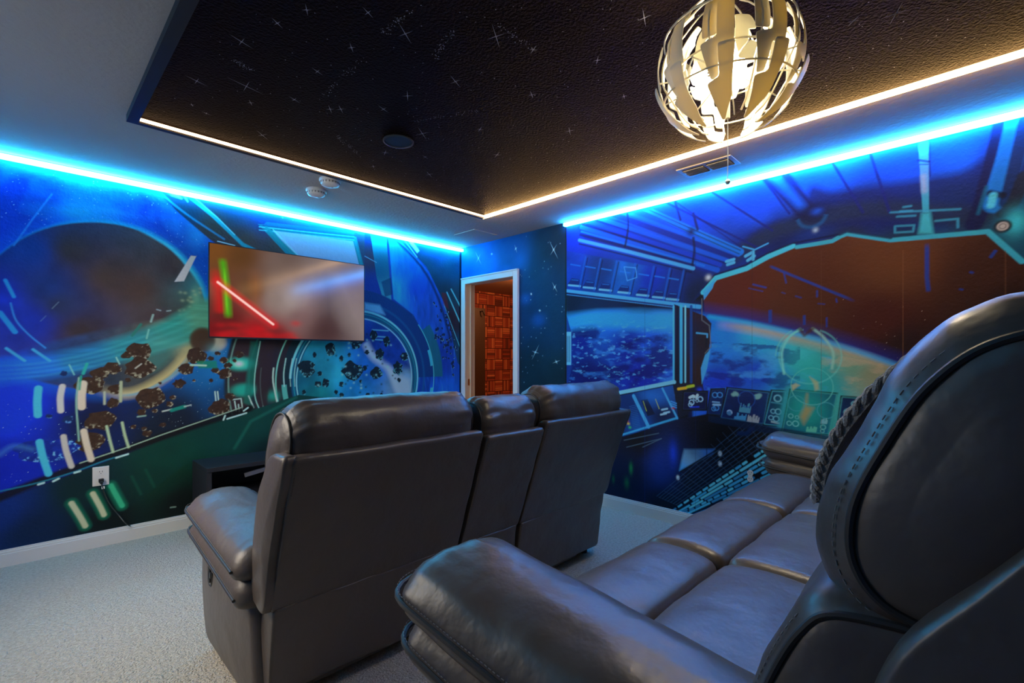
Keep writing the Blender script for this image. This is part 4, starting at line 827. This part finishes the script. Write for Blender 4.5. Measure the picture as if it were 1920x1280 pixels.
MB().box((.0, -.032, -.052), (.016, -.030, -.036)).build('tag', M['white'], pg, False)
q = on_x(1407, 892, XR)
o2 = empty('wall_outlet', (XR, q[1], q[2]), 'small white duplex outlet without cover plate, on the cockpit mural', 'outlet')
for z in (-.021, .021):
    f_ = MB(); P = [(-.006, .019*math.cos(a), z+.019*math.sin(a)) for a in [2*PI*k/24 for k in range(24)]]
    f_.add(P+[(0, y_, z_) for _, y_, z_ in P], [tuple(range(24))]+[(k, (k+1) % 24, 24+(k+1) % 24, 24+k) for k in range(24)]); ro = f_.build('receptacle', M['white'], o2, False)
    MB().box((-.0068, -.008, z), (-.006, -.0055, z+.009)).box((-.0068, .0055, z), (-.006, .008, z+.009)).box((-.0068, -.002, z-.010), (-.006, .002, z-.006)).build('slots', M['slot'], ro, False)
MB().box((-.004, -.013, -.012), (0, .013, .012)).build('yoke', M['white'], o2, False)

# ------------------------------------------------------------------ sofas
def resample(P, N):
    P = np.array(P); Q = np.vstack([P, P[:1]]); L_ = np.r_[0, np.cumsum(np.linalg.norm(np.diff(Q, axis=0), axis=1))]
    t_ = np.linspace(0, L_[-1], N+1)[:-1]; return np.stack([np.interp(t_, L_, Q[:, k]) for k in range(Q.shape[1])], 1)
from mathutils import noise as mnoise
def cushion(prof, a0, a1, axis='x', r=.03, dome=.01, bulge=.0, N=72, mid=16, warp=None, gather=(0, 0), gl=.05, lump=.0, seed=0, gk=9, sharp=False):
    P = resample(prof if sharp else spline(prof, 8), N); c_ = (P.min(0)+P.max(0))/2; h_ = (P.max(0)-P.min(0))/2
    secs = []
    def add(pos, kx, kz, dist=9, end=0): secs.append((pos, kx, kz, dist, end))
    r = min(r, h_.min()*.9); kx1, kz1 = (h_[0]-r)/h_[0], (h_[1]-r)/h_[1]
    ds = [(.08, .04), (.35, .3), (.6, .55), (.82, .8), (.94, .93)]
    for k_, s_ in ds: add(a0-dome*(1-k_**2), kx1*k_, kz1*k_)
    for i in range(7):
        an = PI/2*i/6; ins = r*(1-math.sin(an)); add(a0+r*(1-math.cos(an)), 1-ins/h_[0], 1-ins/h_[1], r*(1-math.cos(an)), 0)
    for i in range(1, mid):
        t_ = i/mid; x = a0+r+(a1-a0-2*r)*t_; add(x, 1, 1, min(x-a0, a1-x), 0 if t_ < .5 else 1)
    for i in range(7)[::-1]:
        an = PI/2*i/6; ins = r*(1-math.sin(an)); add(a1-r*(1-math.cos(an)), 1-ins/h_[0], 1-ins/h_[1], r*(1-math.cos(an)), 1)
    for k_, s_ in ds[::-1]: add(a1+dome*(1-k_**2), kx1*k_, kz1*k_)
    V = []; rs_ = random.Random(seed); ph = [rs_.uniform(0, 6.3) for _ in range(6)]
    for pos, kx, kz, dist, end in secs:
        t_ = (pos-a0)/(a1-a0)*2-1; bl = 1+bulge*max(0, 1-t_**2)
        g_ = gather[end]*math.exp(-dist/gl)*min(1, dist/.05)*1.7 if dist < 9 else 0
        for i, (p, q) in enumerate(P):
            dp, dq = (p-c_[0]), (q-c_[1]); w_ = 1
            if g_:
                th = i/N*2*PI; w_ = 1+g_*(math.sin(gk*th+ph[0]+dist*14)+.6*math.sin(gk*1.7*th+ph[1]-dist*20)+.5*math.sin(gk*2.6*th+ph[2]))
            V.append([c_[0]+dp*kx*bl*w_, c_[1]+dq*kz*bl*w_, pos])
    out = []
    for p, q, a in V:
        v = (a, p, q) if axis == 'x' else ((p, a, q) if axis == 'y' else (p, q, a))
        if lump:
            n1 = mnoise.noise(Vector(v)*9+Vector((seed*3.1, 0, 0))); n2 = mnoise.noise(Vector((v[0]*26, v[1]*12, v[2]*12))+Vector((seed, 5, 0)))
            d_ = lump*(n1+.35*n2); v = (v[0], v[1]+d_*.7, v[2]+d_)
        out.append(warp(*v) if warp else v)
    m_ = len(secs); Fc = []
    for s_ in range(m_-1):
        for i in range(N): k = (i+1) % N; Fc.append((s_*N+i, s_*N+k, (s_+1)*N+k, (s_+1)*N+i))
    Fc.append(tuple(range(N))); Fc.append(tuple((m_-1)*N+i for i in range(N))[::-1])
    return out, Fc
def cush(name, parent, m, *a, **k):
    mb = MB(); v, f = cushion(*a, **k); mb.add(v, f)
    o = mb.build(name, m, None, True); o.data.polygons.foreach_set('use_smooth', [True]*len(o.data.polygons)); o.parent = parent
    if o.data.attributes.get('sharp_edge'): o.data.attributes.remove(o.data.attributes['sharp_edge'])
    return o
def dashes(path, off, step=.0092, L_=.0055, r=.0008):
    P = [Vector(p) for p in path]; mb = MB(); acc = 0; i = 0
    cum = [0]
    for a, b in zip(P, P[1:]): cum.append(cum[-1]+(b-a).length)
    def at(s_):
        for k in range(len(P)-1):
            if cum[k+1] >= s_: t_ = (s_-cum[k])/max(cum[k+1]-cum[k], 1e-9); return P[k].lerp(P[k+1], t_)
        return P[-1]
    s_ = 0; off = Vector(off)
    while s_+L_ < cum[-1]: mb.tube([at(s_)+off, at(s_+L_)+off], r, 5); s_ += step
    return mb
def loop3(prof, a, axis, ins, warp=None, n=8, c_=None):
    P = spline(prof, n); c_ = (P.min(0)+P.max(0))/2 if c_ is None else c_; h_ = (P.max(0)-P.min(0))/2; P = c_+(P-c_)*(1-ins/h_)
    out = [((a, p, q) if axis == 'x' else (p, a, q)) for p, q in P]
    return [warp(*v) for v in out] if warp else out

def sofa(name, label, x0, y0, z0, arm_w, mods, backs, gth):
    W = arm_w*2+sum(m[1] for m in mods); Wh = W/2
    root = empty(name, (x0+Wh, y0+.38, z0), label, 'sofa', 'matching leather recliner sofas')
    X = lambda x: x-Wh
    dy = -.38
    sh = lambda P: [(p+dy, q) for p, q in P]
    # bodies and arms
    for side in (0, 1):
        fl = (lambda x: X(x)) if side == 0 else (lambda x: X(W-x))
        bodyprof = sh([(.05, .06), (.30, .035), (.62, .035), (.68, .07), (.725, .20), (.735, .36), (.70, .47), (.45, .50), (.2, .48), (.10, .42), (.065, .28)])
        a0, a1 = (X(.045), X(arm_w-.02)) if side == 0 else (X(W-arm_w+.02), X(W-.045))
        body = cush('arm_panel', root, M['leather'], bodyprof, a0, a1, 'x', r=.035, dome=.018, bulge=.0, seed=side+3, lump=.004)
        if side == 0:
            # recessed release handle in the outer side
            yy, zz_ = .515+dy, .365; ax = X(.045)-.014
            pts = [(ax, yy+.024*math.cos(t_)*(1 if True else 1), zz_+.024*math.sin(t_)+(.022 if math.sin(t_) > 0 else -.022)) for t_ in [2*PI*k/24 for k in range(24)]]
            MB().tube(pts, .004, 8, True).build('handle_rim', M['black'], body)
            hp = MB(); hp.add(pts+[(p[0]+.02, p[1], p[2]) for p in pts], [tuple(range(24))[::-1]]+[(k, (k+1) % 24, 24+(k+1) % 24, 24+k) for k in range(24)]); hp.build('handle_recess', M['slot'], body)
            MB().box((ax-.006, yy-.020, zz_-.012), (ax+.004, yy+.004, zz_+.012)).box((ax-.006, yy-.006, zz_-.032), (ax+.003, yy+.006, zz_+.032)).build('handle_lever', M['black'], body, False, bevel=.002)
        wp = lambda x, y, z: (x, y, z-(.72-(y-dy))*(.10 if z > .5 else .12))
        for lvl, (dz, nm, wd, y1) in enumerate(((0, 'arm_pad', 0, .765), (-.085, 'arm_roll', .008, .755))):
            prof = [(fl(-.012+wd), .575+dz), (fl(.012+wd), .622+dz), (fl(.06), .648+dz), (fl(.13), .657+dz), (fl(.20), .648+dz), (fl(arm_w-.005), .618+dz), (fl(arm_w+.012-wd), .575+dz), (fl(arm_w-.02), .535+dz), (fl(.13), .522+dz), (fl(.015+wd), .540+dz)]
            if side: prof = prof[::-1]
            pad = cush(nm, root, M['leather'], prof, .05+dy, y1+dy, 'y', r=.06, dome=.035, bulge=.0, warp=wp, gather=(0, .018), gl=.06, lump=.005, seed=side*7+lvl, gk=11, N=84, mid=22)
            hx = arm_w/2+.012-wd; cx = fl(arm_w/2); path = []
            for k in range(10): path.append((cx-(hx-.000)*(1 if side == 0 else -1), .09+dy+k*(y1-.09-.09)/9, .580+dz))
            for k in range(1, 18):
                t_ = PI*k/18; path.append((cx-hx*math.cos(t_)**1*(1 if side == 0 else -1) if True else 0, y1-.075+dy+(.105)*math.sin(t_), .580+dz))
            for k in range(10): path.append((cx+(hx)*(1 if side == 0 else -1), y1-.09+dy-k*(y1-.09-.09)/9, .580+dz))
            # superellipse the front corner
            def se(p):
                x, y, z = p; yf = y1-.075+dy
                if y > yf:
                    u_ = (x-cx)/hx; v_ = (y-yf)/.105; m__ = (abs(u_)**3.2+abs(v_)**3.2)**(1/3.2); 
                    if m__ > 0: x = cx+hx*u_/m__; y = yf+.105*v_/m__
                return wp(x, y, z)
            path = [se(p) for p in path]
            pp = MB().tube(path, .0055, 8).build('piping', M['piping'], pad)
            dashes(path[:29], (0, 0, .012)).build('stitching', M['stitch'], pad)
    # base under the seats
    MB().box((X(arm_w-.02), .06+dy, .03), (X(W-arm_w+.02), .66+dy, .33)).build('base', M['leather'], root, False, bevel=.02)
    for fx in (.1, W-.1):
        for fy in (.12, .62): MB().lathe([(.02, 0), (.025, .04), (.025, .05)], (X(fx), fy+dy, 0), 12).build('foot', M['black'], root)
    # seats
    x = arm_w
    for i, (kind, wd) in enumerate(mods):
        xa, xb = X(x)+.002, X(x+wd)-.002; x += wd
        if kind == 'seat':
            cush('seat_cushion', root, M['leather'], sh([(.13, .36), (.13, .44), (.20, .475), (.33, .487), (.43, .482), (.468, .466), (.480, .43), (.480, .40), (.46, .34), (.30, .32)]), xa, xb, 'x', r=.035, dome=.004, bulge=.03, seed=i+20, lump=.004)
            fp = sh([(.481, .40), (.481, .43), (.492, .466), (.535, .482), (.62, .486), (.70, .468), (.745, .42), (.755, .34), (.745, .20), (.70, .12), (.60, .12), (.50, .30)])
            ft = cush('footrest_cushion', root, M['leather'], fp, xa, xb, 'x', r=.035, dome=.004, bulge=.02, seed=i+30, lump=.004)
            lp = [(xb-.012, y+dy, z) for y, z in ((.20, .466), (.33, .478), (.44, .470), (.48, .436), (.53, .470), (.62, .477), (.70, .459), (.742, .41))]
            sp = spline(lp, 6, False); MB().tube(sp, .0035, 6).build('piping', M['piping'], ft); dashes(sp, (-.012, 0, .004)).build('stitching', M['piping'], ft)
        else:
            cush('console_box', root, M['leather'], sh([(.14, .10), (.14, .50), (.30, .53), (.60, .53), (.71, .51), (.73, .40), (.72, .12), (.5, .08)]), xa, xb, 'x', r=.03, dome=.004, seed=5)
            [MB().lathe([(.04, .0), (.045, .006), (.037, .006), (.035, -.03)], ((xa+xb)/2+s7*.07, .62+dy, .532), 24).build('cup_holder', M['black'], root) for s7 in (-1, 1)]
    # backs
    for i, (b0, b1, kind) in enumerate(backs):
        xa, xb = X(b0), X(b1); zt_ = .93 if kind == 'seat' else .905; s_ = i+40
        rear = sh([(-.222, zt_-.01), (-.214, zt_), (-.180, zt_+.002), (-.165, zt_-.01), (.02, .46), (.06, .405), (.05, .395), (-.035, .395), (-.045, .405)])
        pn = cush('back_panel', root, M['leather'], resample(rear, 90).tolist(), xa, xb, 'x', r=.014, dome=.002, lump=.0035, seed=s_, N=90, sharp=True)
        sk = sh([(-.046, .408), (-.02, .410), (.06, .40), (.08, .30), (.08, .10), (.06, .085), (.01, .08), (.0, .095), (-.03, .30)])
        so = cush('back_skirt', root, M['leather'], resample(sk, 90).tolist(), xa+.004, xb-.004, 'x', r=.012, dome=.002, lump=.006, seed=s_+5, N=90, sharp=True)
        for xx in (xa+.010, xb-.010):
            sp = [(xx, -.2185+dy, zt_-.03), (xx, -.168+dy, .78), (xx, -.112+dy, .61), (xx, -.050+dy, .43)]
            dashes(sp, (0, -.001, 0), .012, .006, .0009).build('stitching', M['piping'], pn)
        for s9, xo in ((-1, xa), (1, xb)):
            if (i == 0 and s9 < 0) or (i == len(backs)-1 and s9 > 0):
                sw = sh([(-.216, .915), (-.18, .932), (-.10, .925), (-.04, .86), (.02, .77), (.06, .62), (.085, .44), (.04, .405), (-.04, .41), (-.09, .58), (-.15, .75)])
                cush('back_side_panel', root, M['leather'], sw, min(xo+s9*.026, xo-s9*.02), max(xo+s9*.026, xo-s9*.02), 'x', r=.014, dome=.012, lump=.003, seed=s_+2)
        lum = sh([(.06, .80), (.105, .765), (.145, .68), (.175, .58), (.185, .50), (.15, .44), (.05, .42), (.0, .50), (-.05, .62), (-.09, .74), (-.06, .80)])
        bl = .05 if kind == 'seat' else .02
        li = .035 if kind == 'seat' else .02
        lm = cush('lumbar_cushion', root, M['leather'], lum, xa+li*.4, xb-li*.4, 'x', r=.05, dome=.012, bulge=bl, gather=(.015, .015), gl=.04, lump=.006, seed=s_+9)
        if kind == 'seat': hd = sh([(-.150, .88), (-.188, .93), (-.200, 1.0), (-.178, 1.06), (-.115, 1.092), (-.04, 1.078), (.015, 1.03), (.055, .96), (.088, .88), (.088, .81), (.050, .765), (-.03, .755), (-.10, .79), (-.15, .85)])
        else: hd = sh([(-.145, .86), (-.18, .90), (-.19, .97), (-.165, 1.03), (-.10, 1.058), (-.03, 1.045), (.015, 1.0), (.05, .94), (.075, .87), (.075, .80), (.04, .76), (-.03, .755), (-.10, .79), (-.15, .84)])
        rr_ = .085 if kind == 'seat' else .05
        hr = cush('headrest', root, M['leather'], hd, xa+.004, xb-.004, 'x', r=rr_, dome=.012, bulge=.02 if kind == 'seat' else .01, gather=(gth, gth), gl=.06, lump=.008, seed=s_+13, gk=10, N=120, mid=28)
        for x_e, sg in ((xa+.004, 1), (xb-.004, -1)):
            q_ = rr_*(1-math.cos(math.radians(32))); in_ = rr_*(1-math.sin(math.radians(32)))
            lp = loop3(hd, x_e+sg*(q_-.001), 'x', in_-.001); n_ = len(lp)
            MB().tube(lp, .0042, 8, True).build('piping', M['piping'], hr)
            q2 = rr_*(1-math.cos(math.radians(46))); i2 = rr_*(1-math.sin(math.radians(46)))
            lp2 = loop3(hd, x_e+sg*q2, 'x', i2-.0015); dashes([p for p in lp2[n_//5:int(n_*.85)]], (0, 0, 0)).build('stitching', M['stitch'], hr)
        for x_e, sg in ((xa+li*.4, 1), (xb-li*.4, -1)):
            q_ = .05*(1-math.cos(math.radians(35))); in_ = .05*(1-math.sin(math.radians(35)))
            lp = loop3(lum, x_e+sg*(q_-.001), 'x', in_-.001); MB().tube(lp, .0042, 8, True).build('piping', M['piping'], lm)
            q2 = .05*(1-math.cos(math.radians(58))); i2 = .05*(1-math.sin(math.radians(58)))
            dashes(loop3(lum, x_e+sg*q2, 'x', i2-.0015)[8:56], (0, 0, 0)).build('stitching', M['stitch'], lm)
    return root
sofa('reclining_sofa', 'dark leather two-seat recliner sofa with centre console, back to camera, facing the television', .50, 1.70, 0, .26,
     [('seat', .59), ('console', .40), ('seat', .59)], [(.07, .842, 'seat'), (.862, 1.225, 'console'), (1.243, 1.985, 'seat')], .03)
sofa('reclining_sofa', 'dark leather three-seat recliner sofa in the foreground with a knitted throw', .50, .04, RISER, .26,
     [('seat', .60), ('seat', .60), ('seat', .61)], [(.04, .825, 'seat'), (.835, 1.435, 'seat'), (1.445, 2.25, 'seat')], .010)

# ------------------------------------------------------------------ knitted throw over the second headrest
bx0, bx1 = 1.36, 1.64
th_ = [(-.225, .80), (-.240, .95), (-.235, 1.02), (-.195, 1.085), (-.115, 1.116), (-.03, 1.108), (.035, 1.070), (.098, 1.01), (.155, .945), (.205, .87), (.238, .80), (.255, .74), (.258, .68)]
tw = empty('knitted_throw', ((bx0+bx1)/2, .04-.1, RISER+.9), 'dark blue-grey cable-knit throw draped over the back of the foreground sofa', 'blanket')
sp = spline([(p, q) for p, q in th_], 8, False)
kn = mat('knit_wool', (.20, .215, .24), .95, spec=.1, bump=[(160, 2, 1, .006), (420, 2, .6, .002)])
mb = MB(); n_ = len(sp); cx = (bx0+bx1)/2
V = []; nx = 40
for off in (0, .008):
    for i, (p, q) in enumerate(sp):
        for k in range(nx+1):
            x = bx0+(bx1-bx0)*k/nx-cx; fr_ = min(1, max(0, (p+.02)/.2)); V.append((x, p+.1-(0 if off else .004+.014*fr_), q-.9-(0 if off else .004)))
Fc = []; w1 = nx+1; tot = n_*w1
for i in range(n_-1):
    for k in range(nx): a = i*w1+k; Fc += [(a, a+1, a+w1+1, a+w1), (tot+a, tot+a+w1, tot+a+w1+1, tot+a+1)]
for i in range(n_-1):
    for k in (0, nx): a = i*w1+k; Fc.append((a, a+w1, tot+a+w1, tot+a))
mb.add(V, Fc); mb.build('knit_panel', kn, tw)
for c_ in range(11):
    x = bx0-cx+.004+c_*.0272; 
    for ph in (0, PI):
        mbk = MB() if ph == 0 else mbk
        P = []
        for i in range(0, n_*2-1):
            j = i/2; a = int(j); b = min(a+1, n_-1); f_ = j-a; p = sp[a]*(1-f_)+sp[b]*f_; t_ = (sp[b]-sp[a] if b > a else sp[a]-sp[a-1]); t_ = t_/max(np.linalg.norm(t_), 1e-6); nrm = np.array([-t_[1], t_[0]]); nrm = nrm if True else -nrm
            w_ = i*.55+ph+c_; P.append((x+.007*math.sin(w_), p[0]+.1-nrm[0]*(.006*math.cos(w_)), p[1]-.9-nrm[1]*(.006*math.cos(w_))))
        mbk.tube(P, .0072, 7)
    mbk.build('cable_stitch', kn, tw)

# ------------------------------------------------------------------ hanging lamp: an opened sphere of bolt-shaped petals
lp_ = empty('pendant_lamp', (LAMP[0], LAMP[1], H-.006), 'large white globe ceiling lamp of zigzag petals, opened and lit, with pull cord', 'lamp')
cz = LAMP[2]-(H-.006)
def petal_mat(name, col, tl):
    m = bpy.data.materials.new(name); m.use_nodes = True; nt = m.node_tree; b = nt.nodes['Principled BSDF']; b.inputs['Base Color'].default_value = (*col, 1); b.inputs['Roughness'].default_value = .4
    t = nt.nodes.new('ShaderNodeBsdfTranslucent'); t.inputs[0].default_value = (*tl, 1); mx = nt.nodes.new('ShaderNodeMixShader'); mx.inputs[0].default_value = .26
    nt.links.new(b.outputs[0], mx.inputs[1]); nt.links.new(t.outputs[0], mx.inputs[2]); nt.links.new(mx.outputs[0], nt.nodes['Material Output'].inputs[0]); return m
PM = petal_mat('petal_plastic', (.74, .72, .60), (.80, .64, .20)); PI_ = petal_mat('inner_plastic', (.85, .84, .76), (.85, .80, .55))
def petal(poly2, R_, lon0, th=.003, name='petal', m=None, sub=7, tilt=0):
    """poly2: (lon, lat) in degrees, thick patch on a sphere"""
    P = []
    n_ = len(poly2)
    for i in range(n_):                                  # rounded corners
        a = np.array(poly2[i-1], float); b = np.array(poly2[i], float); c_ = np.array(poly2[(i+1) % n_], float)
        la = min(2.0/np.linalg.norm(a-b), .4); lc = min(2.0/np.linalg.norm(c_-b), .4); p = b+(a-b)*la; q = b+(c_-b)*lc
        P += [p, p*.25+b*.5+q*.25, q]
    bm = bmesh.new(); vs = [bm.verts.new((x, y, 0)) for x, y in P]; bm.faces.new(vs)
    bmesh.ops.triangulate(bm, faces=bm.faces)
    for _ in range(3): bmesh.ops.subdivide_edges(bm, edges=[e for e in bm.edges if e.calc_length() > 4], cuts=1, use_grid_fill=False); bmesh.ops.triangulate(bm, faces=bm.faces)
    g = bmesh.ops.extrude_face_region(bm, geom=list(bm.faces)); top = set(e for e in g['geom'] if isinstance(e, bmesh.types.BMVert))
    for v in bm.verts:
        lon = math.radians(v.co.x+lon0); lat = math.radians(v.co.y); r = R_+(th if v in top else 0)
        v.co = (r*math.cos(lat)*math.cos(lon), r*math.cos(lat)*math.sin(lon), r*math.sin(lat)+cz)
    bmesh.ops.recalc_face_normals(bm, faces=bm.faces)
    me = bpy.data.meshes.new(name); bm.to_mesh(me); bm.free(); me.materials.append(m or PM); me.polygons.foreach_set('use_smooth', [True]*len(me.polygons))
    try: me.set_sharp_from_angle(angle=math.radians(50))
    except Exception: pass
    o = bpy.data.objects.new(name, me); COL.objects.link(o); o.parent = lp_; return o
RO = .214; lon_cam = math.degrees(math.atan2(-LAMP[1], -LAMP[0]))
c1 = 12.4; NC = 9
UP = [(.5, 21), (c1*1.05, 21), (c1, -15.5), (1, -15.5), (.3, -35), (-c1*.55, -37), (-c1, -10), (.3, -8)]
LO = [(1.2, -14), (c1*1.05, -14), (c1*.95, -36), (c1*1.0, -50), (c1*.3, -68), (-c1*.15, -68), (-c1*.55, -52), (-c1*.8, -38), (1.2, -35)]
TP = [(.5, 60), (c1*1.05, 60), (c1, 25), (.8, 25), (.2, -5), (-c1*.95, -5), (-c1*.9, 28), (.5, 30)]
for k in range(NC):
    L0 = lon_cam+360/NC*k-8
    petal(UP, RO-.006, L0); petal(LO, RO+.008, L0); petal(TP, RO-.018, L0)
IN = [(-13, 42), (12, 42), (12, 12), (0, 10), (0, -4), (13, -6), (10, -26), (-10, -24), (-16, -2)]
for k in range(7): petal(IN, RO*.60, lon_cam+51.4*k+24, .003, 'inner_petal', PI_)
for k in range(NC):                                      # thin curved ribs
    a = math.radians(lon_cam+40*k-14); pts = []
    for j in range(19):
        b = math.radians(-66+146*j/18); rr = RO-.012-.02*math.sin((j/18)*PI*2)**2; pts.append((rr*math.cos(b)*math.cos(a), rr*math.cos(b)*math.sin(a), rr*math.sin(b)+cz))
    MB().tube(pts, .0028, 6).build('rib', PM, lp_)
for k in range(NC):
    a = math.radians(lon_cam+40*k+12); pts = [(r_*math.cos(a+.25*(r_-.05)), r_*math.sin(a+.25*(r_-.05)), cz-.03-.20*(r_-.05)) for r_ in (.05, .09, .13, .17, .215)]
    MB().tube(pts, .0026, 6).build('spoke', PM, lp_)
for z_, rr in ((-.10, .19), (.09, .19), (-.02, .16)): MB().tube([(rr*math.cos(2*PI*k/40), rr*math.sin(2*PI*k/40), cz+z_) for k in range(40)], .003, 6, True).build('ring', PM, lp_)
MB().lathe([(.001, 0), (.055, 0), (.055, -.012), (.03, -.02), (.012, -.03)], n=24).tube([(0, 0, -.02), (0, 0, cz+.07)], .006, 8).build('canopy', M['white'], lp_)
hub = MB().lathe([(.02, cz+.09), (.05, cz+.08), (.055, cz+.05), (.05, cz+.045), (.02, cz+.045)], n=24).build('hub', PM, lp_)
BM_ = mat('bulb_glass', (1, .95, .85), .3, emit=((1, .92, .76), 14.0))
for k in range(3):
    a = math.radians(lon_cam+120*k+30); c_ = (.085*math.cos(a), .085*math.sin(a), cz-.005)
    MB().lathe([(.012, .03), (.014, .02), (.024, .0), (.026, -.015), (.020, -.032), (.008, -.040), (.001, -.041)], c_, 16).build('bulb', BM_, lp_)
    MB().lathe([(.013, .06), (.015, .055), (.015, .03), (.012, .028)], c_, 16).build('socket', PM, lp_)
MB().tube([(0, 0, cz+.04), (0, 0, cz-.17)], .007, 10).build('centre_tube', PM, lp_)
MB().tube([(0, 0, cz-.165), (.0015, 0, cz-.30), (.0, .001, cz-.362)], .0013, 6).build('pull_cord', M['white'], lp_)
MB().lathe([(.001, .0085), (.005, .007), (.0085, 0), (.005, -.007), (.001, -.0085)], (0, 0, cz-.368), 14).build('cord_ball', mat('pearl_ball', (.6, .62, .55), .25), lp_)
